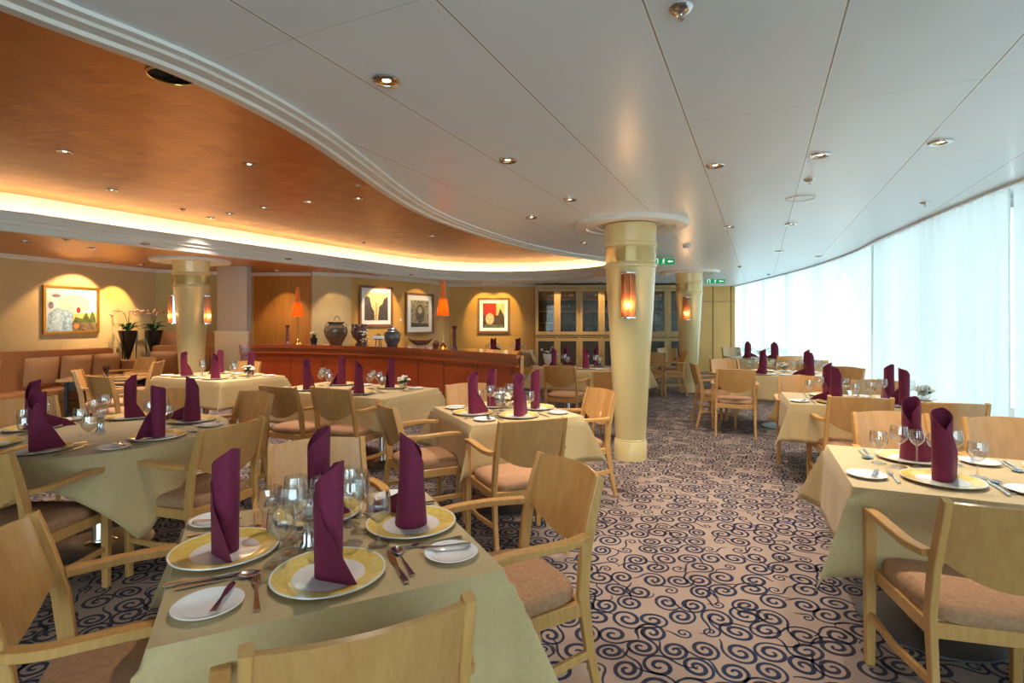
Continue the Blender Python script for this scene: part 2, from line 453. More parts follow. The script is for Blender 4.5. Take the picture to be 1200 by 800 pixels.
# wainscot on olive wall
P = [Vector((-7.05,10.57)),Vector((-6.1,11.14)),Vector((-5.5,11.29))]; Q = offset_loop(P, .03, closed=False)
mb = MB(); mb.prism([tuple(p) for p in P]+[tuple(q) for q in reversed(Q)], 0, 1.27); struct('trim_5', mb, ORW, smooth=0)
# crown mouldings at wall heads
for k, pts in enumerate([[(-11.6,-6.2),(-7.77,8.1),(-7.09,10.6),(-6.1,11.2),(-5.5,11.35)], [(-5.5,11.35),(-4.18,11.35),(-4.18,11.16),(-3.5,11.6),(-2.12,13.6),(-1.75,14.9),(.62,14.9)]]):
    V_ = [Vector(p) for p in pts]
    pr = [(.0,CEIL-.075),(.02,CEIL-.07),(.035,CEIL-.04),(.07,CEIL-.03),(.08,CEIL+.0)]
    struct('trim_%d' % (6+k), sweep_profile(V_, pr, closed=False), WHITE, smooth=30)

# window wall: frames, panes, sheer curtain
seg = [curt[i] for i in range(0, len(curt), 1)]
def along(line, s):
    for a, b in zip(line, line[1:]):
        L = (b-a).length
        if s <= L: t = (b-a).normalized(); return a + t*s, t
        s -= L
    t = (line[-1]-line[-2]).normalized(); return line[-1] + t*s, t
total_c = sum((b-a).length for a, b in zip(curt, curt[1:])); total_g = sum((b-a).length for a, b in zip(glassline, glassline[1:]))
FR = simple('white_window_frame', (225,228,228), .4)
NW = 18
for k in range(NW):
    s0 = total_g*k/NW; s1 = total_g*(k+1)/NW
    a, ta = along(glassline, s0); b, tb = along(glassline, s1); d = (b-a).normalized(); nrm = Vector((d.y,-d.x))
    mb = MB()
    def bar(p, q, z0, z1, w):
        n2 = nrm*w/2; mb.prism([tuple(p-n2), tuple(q-n2), tuple(q+n2), tuple(p+n2)], z0, z1)
    bar(a-d*.03, a+d*.03, 0, CEIL, .08); bar(a, b, 0, .12, .08); bar(a, b, CEIL-.08, CEIL+.02, .08)
    w = struct('window_%d' % (k+1), mb, FR, smooth=0)
    mb = MB(); bar(a+d*.03, b-d*.03, .12, CEIL-.08, .006)
    obj('pane', mb, PANE, w, smooth=0)
def curtain_mat():
    t = NT('sheer_curtain'); co = t.coord(); 
    df = t.n('ShaderNodeBsdfDiffuse'); df.inputs[0].default_value = (.86,.90,.90,1)
    tr = t.n('ShaderNodeBsdfTranslucent'); tr.inputs[0].default_value = (.90,.96,.97,1)
    tp = t.n('ShaderNodeBsdfTransparent'); tp.inputs[0].default_value = (1,1,1,1)
    m = t.n('ShaderNodeMixShader'); m.inputs[0].default_value = .62; t.t.links.new(df.outputs[0], m.inputs[1]); t.t.links.new(tr.outputs[0], m.inputs[2])
    m2 = t.n('ShaderNodeMixShader'); m2.inputs[0].default_value = .04; t.t.links.new(m.outputs[0], m2.inputs[1]); t.t.links.new(tp.outputs[0], m2.inputs[2])
    return t.done(m2.outputs[0])
SHEER = curtain_mat()
NC = 18
for k in range(7, NC):      # unseen panels behind the camera left out so daylight reaches the foreground
    s0 = total_c*k/NC - .02; s1 = total_c*(k+1)/NC + .02; L = s1-s0
    nu = int(L/.018); ph = rnd.random()*6
    r1 = [rnd.uniform(.7,1.3) for _ in range(8)]
    def fn(u, v, s0=s0, L=L, ph=ph, k=k):
        s = s0 + u*L; p, t = along(curt, max(0, s)); n = Vector((t.y,-t.x))
        z = .015 + v*(CEIL-.045)
        w = 2*PI*s/.155 + .9*math.sin(s*3.1+ph) + .15*math.sin(z*1.3+s)
        amp = .022 + .009*math.sin(s*5.3+ph)
        off = amp*math.sin(w) + .004*math.sin(3*w) + .006*math.sin(s*19+z*.8) + .02*(k % 2)
        q = p + n*off
        return (q.x, q.y, z)
    mb = MB().grid(fn, nu, 5)
    m_ = obj('sheer_curtain', mb, SHEER, smooth=80)
    tag(m_, 'floor-length pleated white sheer curtain panel along the window wall', 'curtain', 'sheer curtains along the window wall')
# curtain track
tk = [(p.x, p.y, CEIL-.012) for p in curt]
struct('trim_8', MB().sweep(tk, .06, .024), FR)

# ------------------------------------------------------------------ COLUMNS
def column(x, y, z1, label, sconces):
    t = thing('column', label, 'column', (x, y, 0))
    sh = MB().lathe([(.165,.20),(.165,.215),(.16,.22),(.262,2.02+(z1-CEIL)),(.265,2.03+(z1-CEIL))], 48)
    obj('shaft', sh, COL, t)
    obj('base', MB().lathe([(.172,0),(.172,.19),(.165,.20)], 48), COL, t)
    d = z1-CEIL
    obj('capital', MB().lathe([(.262,2.03+d),(.274,2.035+d),(.278,2.06+d),(.272,2.075+d),(.262,2.08+d),(.263,2.081+d),(.264,2.25+d),(.276,2.255+d),(.280,2.275+d),(.274,2.29+d),(.264,2.295+d),(.275,z1-.02)], 48), COL, t)
    obj('capital_band', MB().lathe([(.2635,2.09+d),(.2665,2.09+d),(.2675,2.24+d),(.2645,2.24+d)], 48, closed=True), COLB, t)
    obj('ceiling_ring', MB().lathe([(.28,z1-.012),(.36,z1-.014),(.37,z1-.03),(.46,z1-.034),(.47,z1-.05),(.53,z1-.054),(.585,z1-.046),(.60,z1-.02),(.60,z1+.0)], 56, closed=False), WHITE, t)
    return t
cols = [(1.27,5.72,'tapered cream column nearest the camera, beside the carpeted aisle'),(3.70,11.15,'tapered cream column farther back, in front of the ochre panels'),(-5.38,8.95,'cream column at far left near the lounge sofas')]
for x, y, l in cols: column(x, y, CEIL-(.012 if x < -4 else 0), l, None)
def amber_mat():
    t = NT('amber_ribbed_glass'); co = t.coord('Object'); sp = t.n('ShaderNodeSeparateXYZ'); t.inp(sp.inputs[0], co)
    tl = t.n('ShaderNodeBsdfTranslucent'); tl.inputs[0].default_value = (*lin((255,206,160)),1)
    gl = t.n('ShaderNodeBsdfGlossy'); gl.inputs[0].default_value = (*lin((255,210,160)),1); gl.inputs['Roughness'].default_value = .15
    tp = t.n('ShaderNodeBsdfTransparent'); tp.inputs[0].default_value = (*lin((255,206,160)),1)
    m = t.n('ShaderNodeMixShader'); m.inputs[0].default_value = .15; t.t.links.new(tl.outputs[0], m.inputs[1]); t.t.links.new(gl.outputs[0], m.inputs[2])
    m2 = t.n('ShaderNodeMixShader'); m2.inputs[0].default_value = .35; t.t.links.new(m.outputs[0], m2.inputs[1]); t.t.links.new(tp.outputs[0], m2.inputs[2])
    return t.done(m2.outputs[0])
AMBER = amber_mat()
def light(name, ty, loc, energy, col, parent=None, size=.05, **kw):
    l = bpy.data.lights.new(name, ty); l.energy = energy; l.color = col
    if ty == 'AREA': l.size = size
    else: l.shadow_soft_size = size
    for k, v in kw.items(): setattr(l, k, v)
    o = bpy.data.objects.new(name, l); C.objects.link(o); o.location = loc
    if parent: o.parent = parent
    return o
WARM = (1.0,.58,.25); HAL = (1.0,.85,.68)
def make_sconce():
    t = thing('wall_sconce', '', 'lamp')
    def hc(u, v):
        a = PI*(u); r = .068*(1+.035*math.cos(24*a)); return (r*math.cos(a), -r*math.sin(a)*.95-.012, -.22+.44*v)
    obj('glass_shade', MB().sheet(hc, 60, 3, .003), AMBER, t)
    def cap(z0, z1):
        mb = MB(); pts = [(.078*math.cos(PI*i/20), -.078*math.sin(PI*i/20)-.01) for i in range(21)]; mb.prism(pts, z0, z1); return mb
    obj('top_cap', cap(.222,.236), STEEL, t); obj('bottom_cap', cap(-.236,-.222), STEEL, t)
    obj('back_plate', MB().box(-.07,.07,-.012,.03,-.222,.222), STEEL, t)
    obj('bulb', MB().blob((0,-.045,-.10), .022, 12, 8, (1,1,1.5)), BULB, t)
    return t
scp = Proto(make_sconce)
def sconce(cx, cy, z, ang, label):
    # ang: direction the sconce faces, degrees
    a = math.radians(ang); r = .165 + (.262-.165)*(z/2.02)*.95
    o = scp.put((cx+math.cos(a)*(r+.008), cy+math.sin(a)*(r+.008), z), a+PI/2, label, 'column sconces')
    light('sconce_lamp', 'POINT', (0,-.11,-.10), 4.5, WARM, o, .03)
sconce(1.27,5.72,1.73,-107,'glowing amber ribbed sconce on the nearest column')
sconce(3.70,11.15,1.73,-118,'glowing amber ribbed sconce on the farther right column')
sconce(-5.38,8.95,1.66,-150,'glowing amber sconce on the left face of the lounge column')
sconce(-5.38,8.95,1.66,-3,'glowing amber sconce on the right face of the lounge column')

# ------------------------------------------------------------------ CEILING FITTINGS
def make_downlight():
    t = thing('downlight', '', 'ceiling light')
    obj('trim_ring', MB().lathe([(.034,-.0),(.036,-.006),(.055,-.008),(.060,-.002),(.060,.006),(.034,.006)], 24, closed=True), STEEL, t)
    obj('reflector', MB().lathe([(.018,.003),(.026,.001),(.034,-.004),(.034,-.001),(.026,.003),(.018,.0045)], 20, closed=True), BRASS, t)
    obj('lamp', MB().lathe([(.0,.0),(.012,.0),(.018,.003),(.018,.0045),(0,.005)], 16), LAMPH, t)
    return t
dlp = Proto(make_downlight)
def downlight(px, py, z, where, e=7):
    d = (z-1.46)*625/(377-py); X = (px-600)*d/625
    o = dlp.put((X, d, z-.005), 0, 'round chrome halogen downlight %s' % where, 'ceiling downlights')
    l = light('downlight_beam', 'SPOT', (0,0,-.02), e, HAL, o, .03, spot_size=math.radians(100), spot_blend=.7)
    return o
for px, py, w in [(453,94,'nearest in the white ceiling left of centre'),(595,187,'second from the front beside the curved rim'),(668,233,'in the white ceiling just before the near column'),(838,193,'in the white ceiling right of the near column'),(961,181,'in the middle white panel row near the ceiling speaker'),(1102,166,'in the white ceiling nearest the window curtain'),(623,254,'in the white ceiling close to the cove rim'),(685,284,'in the white ceiling left behind the near column'),(855,265,'in the white ceiling above the aisle, farther back'),(927,262,'in the white ceiling behind the round speaker'),(913,294,'far back in the white ceiling near the curtain'),(960,300,'smallest one beside the far curtain head')]:
    downlight(px, py, CEIL, w, 42)
for px, py, w in [(76,177,'in the gold ceiling at far left'),(292,192,'in the gold ceiling nearest the curved white rim'),(131,222,'in the gold ceiling above the left cove'),(362,236,'in the gold ceiling centre, above the counter lamps'),(309,243,'in the gold ceiling left of its centre pair'),(420,232,'in the gold ceiling right of centre'),(269,250,'in the gold ceiling beside the sprinkler'),(247,255,'in the gold ceiling close to the glowing cove'),(507,276,'in the far gold ceiling near the white rim'),(465,279,'in the far gold ceiling above the pictures')]:
    downlight(px, py, CEIL2, w, 55)
for px, py, w in [(170,285,'in the copper ceiling before the lounge column'),(108,290,'in the copper ceiling above the lounge table'),(30,283,'in the copper ceiling at the left edge'),(338,303,'in the copper ceiling above the counter end')]:
    downlight(px, py, CEIL-.012, w, 34)
def make_sprinkler():
    t = thing('sprinkler', '', 'sprinkler')
    obj('escutcheon', MB().lathe([(.042,0),(.040,-.006),(.028,-.016),(.014,-.022),(0,-.022)], 20), STEEL, t)
    obj('nozzle', MB().lathe([(.006,-.02),(.006,-.034),(.011,-.036),(.011,-.04),(0,-.042)], 12), STEEL, t)
    return t
spr = Proto(make_sprinkler)
for px, py, z, w in [(798,10,CEIL,'nearest the camera at the top edge'),(949,210,CEIL,'above the aisle before the round speaker'),(1084,237,CEIL,'by the curtain head at right'),(867,312,CEIL,'far back above the window tables'),(901,321,CEIL,'farthest, at the end of the curtain'),(214,245,CEIL2,'in the gold ceiling left of the cove'),(420,217,CEIL2,'in the gold ceiling near the curved rim'),(426,284,CEIL2,'in the far gold ceiling above the urns'),(78,280,CEIL-.012,'in the copper ceiling above the sofa')]:
    d = (z-1.46)*625/(377-py); spr.put(((px-600)*d/625, d, z+.002), 0, 'chrome ceiling sprinkler %s' % w, 'ceiling sprinklers')
# smoke detector, ceiling speaker, dark vent
d = 1.05*625/90; tag(obj('smoke_detector', MB().lathe([(.055,0),(.055,-.02),(.04,-.045),(.0,-.05)], 24), WHITE, None, ((805-600)*d/625, d, CEIL)), 'small white smoke detector on the ceiling between the two right columns', 'smoke detector')
d = 1.05*625/(377-232); tk = thing('ceiling_speaker', 'flat round white ceiling speaker above the aisle', 'speaker', ((938-600)*d/625, d, CEIL))
obj('rim', MB().lathe([(.115,0),(.115,-.008),(.105,-.010),(.10,-.006),(.10,0)], 36, closed=True), WHITE, tk); obj('grille', MB().lathe([(0,-.004),(.10,-.004),(.10,-.002),(0,-.002)], 36), CEILM, tk)
d = (CEIL2-1.46)*625/(377-88); tk = thing('ceiling_vent', 'dark round vent in the gold ceiling tucked behind the white rim', 'vent', ((200-600)*d/625, d, CEIL2))
obj('rim', MB().lathe([(.13,0),(.13,-.010),(.115,-.014),(.11,0)], 36, closed=True), BRASS, tk)
vb = MB()
for r in (.02,.045,.07,.095): vb.lathe([(r,-.012),(r+.012,-.004),(r+.012,-.002),(r,-.010)], 30, closed=True)
vb.lathe([(0,-.001),(.112,-.001),(.112,0),(0,0)], 30)
obj('louvre', vb, DARK, tk)
# exit signs
GRN = simple('sign_green', (0,120,70), .5, namt=.02, em=lin((0,140,80)), ems=.5); SW = emit('sign_white', (240,250,240), 1.1)
def figure(x, s=1.0):
    """running figure, an arrow and a doorway as flat raised shapes on the panel"""
    mb = MB()
    def q(pts): mb.add([(a, -.0135, b) for a, b in pts] + [(a, -.0125, b) for a, b in pts], [tuple(range(len(pts))), tuple(reversed(range(len(pts), 2*len(pts))))]+[(i,(i+1)%len(pts),len(pts)+(i+1)%len(pts),len(pts)+i) for i in range(len(pts))])
    c = x
    q([(c+.008*math.cos(k*PI/4), .034+.008*math.sin(k*PI/4)) for k in range(8)])
    q([(c-.010,.024),(c+.006,.024),(c+.002,-.004),(c-.012,-.002)])
    q([(c-.010,.024),(c-.026,.010),(c-.022,.006),(c-.008,.016)]); q([(c+.006,.022),(c+.022,.012),(c+.020,.007),(c+.004,.014)])
    q([(c-.012,-.002),(c-.004,-.004),(c-.016,-.024),(c-.032,-.024),(c-.032,-.030),(c-.012,-.030)]); q([(c-.006,-.002),(c+.002,-.004),(c+.016,-.014),(c+.010,-.036),(c+.004,-.034),(c+.008,-.016)])
    return mb, q
def exit_sign(x, y, w, label):
    t = thing('exit_sign', label, 'sign', (x, y, CEIL-.095), .0)
    obj('housing', MB().box(-w/2-.006,w/2+.006,-.010,.012,-.056,.056), WHITE, t)
    p = obj('panel', MB().box(-w/2,w/2,-.0125,-.010,-.05,.05), GRN, t)
    mb, q = figure(0); q([(w*.18,.0),(w*.27,.022),(w*.27,.008),(w*.42,.008),(w*.42,-.008),(w*.27,-.008),(w*.27,-.022)]); q([(-w*.42,-.036),(-w*.42,.038),(-w*.26,.038),(-w*.26,-.036),(-w*.29,-.036),(-w*.29,.030),(-w*.39,.030),(-w*.39,-.036)])
    obj('pictogram', mb, SW, p, smooth=0)
    for s in (-1,1): obj('hanger', MB().lathe([(.004,.05),(.004,.095)], 8, s*w*.35, 0), STEEL, t)
exit_sign(2.40,8.45,.34,'green exit sign hanging beside the nearest column'); exit_sign(4.78,12.55,.46,'green exit sign hanging before the far ochre panels')

# ------------------------------------------------------------------ FURNITURE: CHAIR
def make_chair():
    t = thing('armchair', '', 'chair')
    def outline(a, w0, w1, d0, d1):
        ca, sa = math.cos(a), math.sin(a); e = .42
        x = math.copysign(abs(ca)**e, ca); y = math.copysign(abs(sa)**e, sa)
        Y = d1*y if y > 0 else d0*(-y)*-1
        w = w1 + (w0-w1)*((y+1)/2)
        return x*w, Y
    n = 40
    mb = MB()
    rows = [(0.90,.405),(1.0,.415),(1.01,.438),(.985,.456),(.90,.468),(.70,.475),(.35,.480),(.0,.481)]
    vs = []; fs = []
    for (k, z) in rows:
        for i in range(n):
            x, y = outline(2*PI*i/n, .245, .215, .215, .235); vs.append((x*k, y*k, z))
    for j in range(len(rows)-1):
        for i in range(n): fs.append((j*n+i, j*n+(i+1)%n, (j+1)*n+(i+1)%n, (j+1)*n+i))
    fs.append(tuple(reversed(range(n)))); mb.add(vs, fs); obj('seat', mb, SEAT, t, smooth=60)
    path = [(.238,.205),(-.238,.205),(-.22,-.20),(.22,-.20)]
    mb = MB()
    for i in range(4):
        a, b = path[i], path[(i+1) % 4]; mb.sweep([(a[0],a[1],.385),(b[0],b[1],.385)], .026, .055)
    obj('seat_frame', mb, WOOD, t)
    for s in (-1,1):
        obj('leg', MB().sweep([(s*.262,.215,0),(s*.262,.215,.42),(s*.264,.212,.645)], [.034,.044,.040], [.030,.038,.034], up=(0,1,0)), WOOD, t)
        obj('leg', MB().sweep([(s*.232,-.285,0),(s*.229,-.235,.22),(s*.226,-.205,.44),(s*.222,-.222,.60),(s*.218,-.262,.76),(s*.216,-.292,.865)], [.026]*6, [.030,.036,.048,.048,.044,.034], up=(0,1,0)), WOOD, t)
        arm = catmull([(s*.262,.232,.648),(s*.268,.12,.660),(s*.270,-.02,.660),(s*.262,-.13,.655),(s*.238,-.215,.655)], 4)
        obj('armrest', MB().sweep(arm, .044, .026), WOOD, t)
        obj('stretcher', MB().sweep([(s*.26,.21,.21),(s*.258,0,.205),(s*.232,-.235,.215)], .018, .032), WOOD, t)
    def panel(u, v):
        x = -.212 + .424*u; q = 1-(x/.212)**2
        zb = .650 - .085*q; zt = .858 + .010*q; z = zb + (zt-zb)*v
        lean = -.215 - .075*max(0, (z-.56)/.285)
        return (x, lean - .050*q, z)
    obj('backrest', MB().sheet(panel, 18, 6, .014), WOODP, t, smooth=50)
    return t
chairp = Proto(make_chair)
def chair(bx, by, ang, label):
    """bx, by: where the top of the backrest stands; ang: facing direction in degrees"""
    a = math.radians(ang); x = bx + .30*math.cos(a); y = by + .30*math.sin(a)
    return chairp.put((x, y, 0), a-PI/2, label, 'beech armchairs at the dining tables')

# ------------------------------------------------------------------ TABLES AND CLOTHS
def rest_pedestal(t, x=0, y=0):
    obj('pedestal', MB().lathe([(.11,.018),(.05,.03),(.048,.04),(.042,.05),(.042,.70),(.10,.712)], 24, x, y), STEEL, t)
    obj('pedestal_base', MB().lathe([(.30,0),(.30,.008),(.26,.016),(.10,.022),(0,.022)], 40, x, y), DISCM, t)
def cloth_sq(hx, hy, ov, seed):
    r = random.Random(seed); p1, p2, p3, p4 = [r.uniform(0,6) for _ in range(4)]
    def ax(h):
        a = [h+ov*k/9 for k in range(9, 0, -1)]
        inner = [h*(1-2*k/12) for k in range(0, 13)]
        return [x for x in a] + [h+.0] + inner[1:-1] + [-h] + [-x for x in reversed(a)]
    ax_x, ax_y = ax(hx), ax(hy)
    def sub(l, h):    # finer on the flat too
        return l
    def rip(s, along, ph): return (.010*math.sin(along*7+ph)+.006*math.sin(along*17+2*ph))*(s/ov)
    def o(s): return .012*(1-math.exp(-s/.01)) + .05*s
    def f(a, b):
        sx = 1 if a >= 0 else -1; sy = 1 if b >= 0 else -1
        dx = abs(a)-hx; dy = abs(b)-hy
        if dx <= 1e-9 and dy <= 1e-9: return (a, b, 0)
        if dy <= 1e-9: return (sx*(hx+o(dx)+rip(dx, b*sx, p1 if sx > 0 else p2)*(1-(abs(b)/hy)**6)), b, -dx*.995)
        if dx <= 1e-9: return (a, sy*(hy+o(dy)+rip(dy, a*sy, p3 if sy > 0 else p4)*(1-(abs(a)/hx)**6)), -dy*.995)
        rr = math.hypot(dx, dy); ph = math.atan2(dy, dx); s2 = math.sin(2*ph)
        rr *= 1-.15*s2*s2; k = .42*s2**1.3; hor = k*rr
        ex = math.cos(ph)*o(rr) + .7071*hor; ey = math.sin(ph)*o(rr) + .7071*hor
        return (sx*(hx+ex), sy*(hy+ey), -math.sqrt(max(0, rr*rr-hor*hor)))
    mb = MB(); W = len(ax_x)
    vs = [f(a, b) for b in ax_y for a in ax_x]
    fs = [(j*W+i, j*W+i+1, (j+1)*W+i+1, (j+1)*W+i) for j in range(len(ax_y)-1) for i in range(W-1)]
    return mb.add(vs, fs)
def cloth_round(R, half, rot):
    mb = MB(); n = 96; vs = [(0,0,0)]; fs = []
    rings = [R*.33, R*.66, R*.9, R]; K = 10
    for rho in rings:
        for i in range(n): a = 2*PI*i/n; vs.append((rho*math.cos(a), rho*math.sin(a), 0))
    for k in range(1, K+1):
        for i in range(n):
            a = 2*PI*i/n; b = a-rot; hem = half/max(abs(math.cos(b)), abs(math.sin(b)))
            s = (hem-R)*k/K; cor = max(0, (abs(math.sin(2*b))-.55)/.45)
            rip = math.cos(4*(b-PI/4)*1)*.0 + .05*s*math.cos(12*b) + .22*s*cor**2
            rr = R + .010*(1-math.exp(-s/.01)) + .04*s + rip
            vs.append((rr*math.cos(a), rr*math.sin(a), -s))
    for i in range(n): fs.append((0, 1+i, 1+(i+1)%n))
    for j in range(len(rings)+K-1):
        for i in range(n): fs.append((1+j*n+i, 1+(j+1)*n+i, 1+(j+1)*n+(i+1)%n, 1+j*n+(i+1)%n))
    return mb.add(vs, fs)
def table_rect(x, y, th, hx, hy, desc, ov=.33, seed=1, pedx=None):
    a = math.radians(th)
    t = thing('dining_table', 'steel pedestal dining table under %s' % desc, 'table', (x, y, 0), a, 'dining tables')
    obj('tabletop', MB().box(-hx+.004,hx-.004,-hy+.004,hy-.004,.708,TH-.005), WOOD, t, smooth=0)
    for px in (pedx or [0]): rest_pedestal(t, px, 0)
    c = obj('tablecloth', cloth_sq(hx, hy, ov, seed), CLOTH, None, (x, y, TH), a, smooth=60)
    md = c.modifiers.new('thickness', 'SOLIDIFY'); md.thickness = .0025; md.offset = -1
    return c

# ------------------------------------------------------------------ TABLEWARE
def make_charger():
    return tag(obj('charger_plate', MB().lathe([(0,.004),(.095,.004),(.105,.008),(.150,.016),(.156,.017),(.157,.014),(.150,.012),(.10,.0),(0,.0)], 56), CHARG), '', 'plate')
def make_side():
    return tag(obj('side_plate', MB().lathe([(0,.004),(.052,.004),(.060,.009),(.080,.015),(.083,.014),(.080,.011),(.055,.0),(0,.0)], 40), PORC), '', 'plate')
def make_napkin(kind):
    def fn(s, v):
        W = 1.18*2*PI; sm = .80
        H = .325
        # top line: rises to the peak then runs down diagonally to the tail
        if s < .28: zt = .245 + (H-.245)*(s/.28)**.8
        elif s < .48: zt = H - .02*(s-.28)/.2
        else: zt = (H-.02) - (H-.02-(.13 if kind == 0 else .05))*((s-.48)/.52)**(.9 if kind == 0 else .8)
        z = v*zt
        r = .034 + .006*s + (.006 if kind == 1 else .0)*(1-z/H) + .004*z/H
        if s < sm: ang = W*s/sm; x, y = r*math.cos(ang), r*math.sin(ang)
        else:
            ang = W; e = (s-sm)/(1-sm)
            fl = (.012 + (.105*max(0, 1-z/.17) if kind == 0 else .115*max(0, 1-z/.20)))*e
            x = r*math.cos(ang) - math.sin(ang)*fl + math.cos(ang)*.012*e; y = r*math.sin(ang) + math.cos(ang)*fl + math.sin(ang)*.012*e
        if kind == 1:   # cone foot: whole lower part spreads to one side
            k = max(0, 1-z/.17); x *= 1+.25*k; y *= 1+.9*k*(1 if y > 0 else .2)
        return (x, y, z+.0005)
    return tag(obj('napkin', MB().sheet(fn, 52, 14, .0022), NAP, smooth=50), '', 'napkin')
def bowlglass(h, rb, rim, foot, bowlh, thick=.0012):
    z0 = h-bowlh
    out = [(0,.0),(foot,.0),(foot,.002),(foot*.5,.005),(.005,.014),(.0038,.03),(.0038,z0-.008),(.007,z0)]
    def prof(k, inset):
        return (max(.0, (rb*math.sin(min(1, k/.5)*PI/2)**.75 if k < .5 else rb+(rim-rb)*((k-.5)/.5)**1.4) - inset), z0+bowlh*k)
    ks = [.04,.10,.2,.32,.45,.6,.8,1.0]
    return out + [prof(k, 0) for k in ks] + [prof(k, thick) for k in reversed(ks)] + [(0, z0+.006)]
def make_glass(name, *a):
    return lambda: tag(obj(name, MB().lathe(bowlglass(*a), 28), GLASS, smooth=60), '', 'glass')
P_ch = Proto(make_charger); P_side = Proto(make_side); P_n0 = Proto(lambda: make_napkin(0)); P_n1 = Proto(lambda: make_napkin(1))
P_g1 = Proto(make_glass('wine_glass', .205,.040,.034,.034,.095)); P_g2 = Proto(make_glass('water_goblet', .165,.040,.036,.034,.095)); P_g3 = Proto(make_glass('small_wine_glass', .185,.033,.028,.031,.08))
def flatware(kind):
    def mk():
        t = thing(kind, '', 'cutlery')
        hz = .004
        if kind in ('dinner_knife', 'butter_knife'):
            L = .225 if kind == 'dinner_knife' else .16
            obj('blade', MB().sweep([(0,0,hz),(.001,L*.25,hz),(.002,L*.42,hz),(0,L*.5,hz)], [.012,.019,.017,.004], .0018), STEEL, t)
            obj('handle', MB().sweep([(0,.004,hz),(0,-L*.1,hz),(0,-L*.35,hz+.001),(0,-L*.5,hz+.001)], [.010,.011,.015,.017], [.004,.006,.007,.006], ch=.5), STEEL, t)
        elif kind == 'dinner_fork':
            hd = MB().sweep([(0,-.10,hz),(0,-.04,hz),(0,.02,hz),(0,.045,hz+.003)], [.016,.010,.006,.010], [.005,.005,.004,.003], ch=.5)
            obj('handle', hd, STEEL, t)
            pr = MB().sweep([(0,.043,hz+.003),(0,.055,hz+.002),(0,.066,hz)], [.012,.022,.023], .002)
            for k in range(4): pr.sweep([((k-1.5)*.0062,.064,hz),((k-1.5)*.0062,.085,hz),((k-1.5)*.0062,.103,hz+.004)], [.0032,.003,.0018], .0018)
            obj('tines', pr, STEEL, t)
        else:
            obj('handle', MB().sweep([(0,-.10,hz),(0,-.04,hz),(0,.035,hz),(0,.05,hz+.002)], [.016,.010,.006,.007], [.005,.005,.004,.003], ch=.5), STEEL, t)
            def bw(u, v):
                a = 2*PI*u; rr = v; return (.019*rr*math.cos(a), .078+.030*rr*math.sin(a), hz-.002+.006*rr*rr)
            obj('bowl', MB().sheet(bw, 20, 4, .0015), STEEL, t)
        return t
    return mk
P_kn = Proto(flatware('dinner_knife')); P_bk = Proto(flatware('butter_knife')); P_fk = Proto(flatware('dinner_fork')); P_sp = Proto(flatware('dessert_spoon'))
def setting(x, y, face, desc, full=2, nk=0, nrot=0, side=True, fold=None):
    """x, y centre of the charger; face: direction (deg) the diner looks; desc '... setting of ...'"""
    a = math.radians(face); c, s = math.cos(a), math.sin(a)
    def L(lx, ly, z=0): return (x + lx*s + ly*c, y - lx*c + ly*s, TH+z)   # lx to the diner's right, ly forward
    rz = a-PI/2
    P_ch.put(L(0,0,.001), 0, 'yellow-rimmed charger at %s' % desc, 'charger plates')
    (P_n1 if nk else P_n0).put(L(0,.0,.0055), rz+nrot, 'standing plum napkin at %s' % desc, 'plum napkins standing on the chargers')
    if side:
        P_side.put(L(-.295,-.045,.001), 0, 'white bread plate at %s' % desc, 'white bread plates')
        if full: P_bk.put(L(-.262,-.035,.0145), rz-.25, 'butter knife on bread plate, %s' % desc, 'butter knives')
    if full:
        P_fk.put(L(-.185,-.02,.001), rz, 'fork left of charger, %s' % desc, 'dinner forks')
        P_kn.put(L(.185,-.03,.001), rz, 'knife right of charger, %s' % desc, 'dinner knives')
        if full > 1: P_sp.put(L(.212,-.01,.001), rz, 'spoon beside knife, %s' % desc, 'dessert spoons')
    P_g1.put(L(.095,.195,.001), rnd.random(), 'tall wine glass at %s' % desc, 'tall wine glasses')
    P_g2.put(L(.172,.150,.001), rnd.random(), 'short-stemmed goblet at %s' % desc, 'water goblets')
    if full > 1: P_g3.put(L(.018,.175,.001), rnd.random(), 'small wine glass at %s' % desc, 'small wine glasses')
def make_flowers():
    t = thing('flower_bowl', '', 'flowers')
    obj('bowl', MB().lathe([(0,0),(.024,0),(.026,.004),(.012,.012),(.014,.02),(.042,.045),(.05,.07),(.044,.09),(.042,.09),(.047,.07),(.04,.047),(.01,.024),(0,.024)], 24), GLASS, t)
    r = random.Random(3); lf = MB(); bl = MB()
    for k in range(46):
        a = r.uniform(0, 2*PI); e = r.uniform(.1, 1.3); R = r.uniform(.05,.085)
        p = Vector((R*math.cos(a)*math.cos(e), R*math.sin(a)*math.cos(e), .085+R*math.sin(e)*.9))
        q = Vector((0,0,.06)); m = (p+q)/2
        sd = (p-q).cross(Vector((0,0,1))).normalized()*.014; th = Vector((0,0,.002))
        lf.add([q, m+sd, p, m-sd, q+th, m+sd+th, p+th, m-sd+th], [(0,1,2,3),(7,6,5,4),(0,4,5,1),(1,5,6,2),(2,6,7,3),(3,7,4,0)])
    for k in range(15):
        a = r.uniform(0, 2*PI); e = r.uniform(.25, 1.45); R = .072
        p = (R*math.cos(a)*math.cos(e), R*math.sin(a)*math.cos(e), .088+R*math.sin(e)*.9)
        for m in range(5):
            b = 2*PI*m/5; bl.blob((p[0]+.009*math.cos(b), p[1]+.009*math.sin(b), p[2]), .011, 6, 4, (1,1,.7))
        bl.blob((p[0],p[1],p[2]+.005), .009, 6, 4)
    obj('leaves', lf, GREEN, t, smooth=0); obj('blossoms', bl, BLOOM, t, smooth=80)
    return t
P_fl = Proto(make_flowers)
def flowers(x, y, where): P_fl.put((x, y, TH+.001), rnd.random()*6, 'low bowl of cream flowers %s' % where, 'flower bowls on the tables')
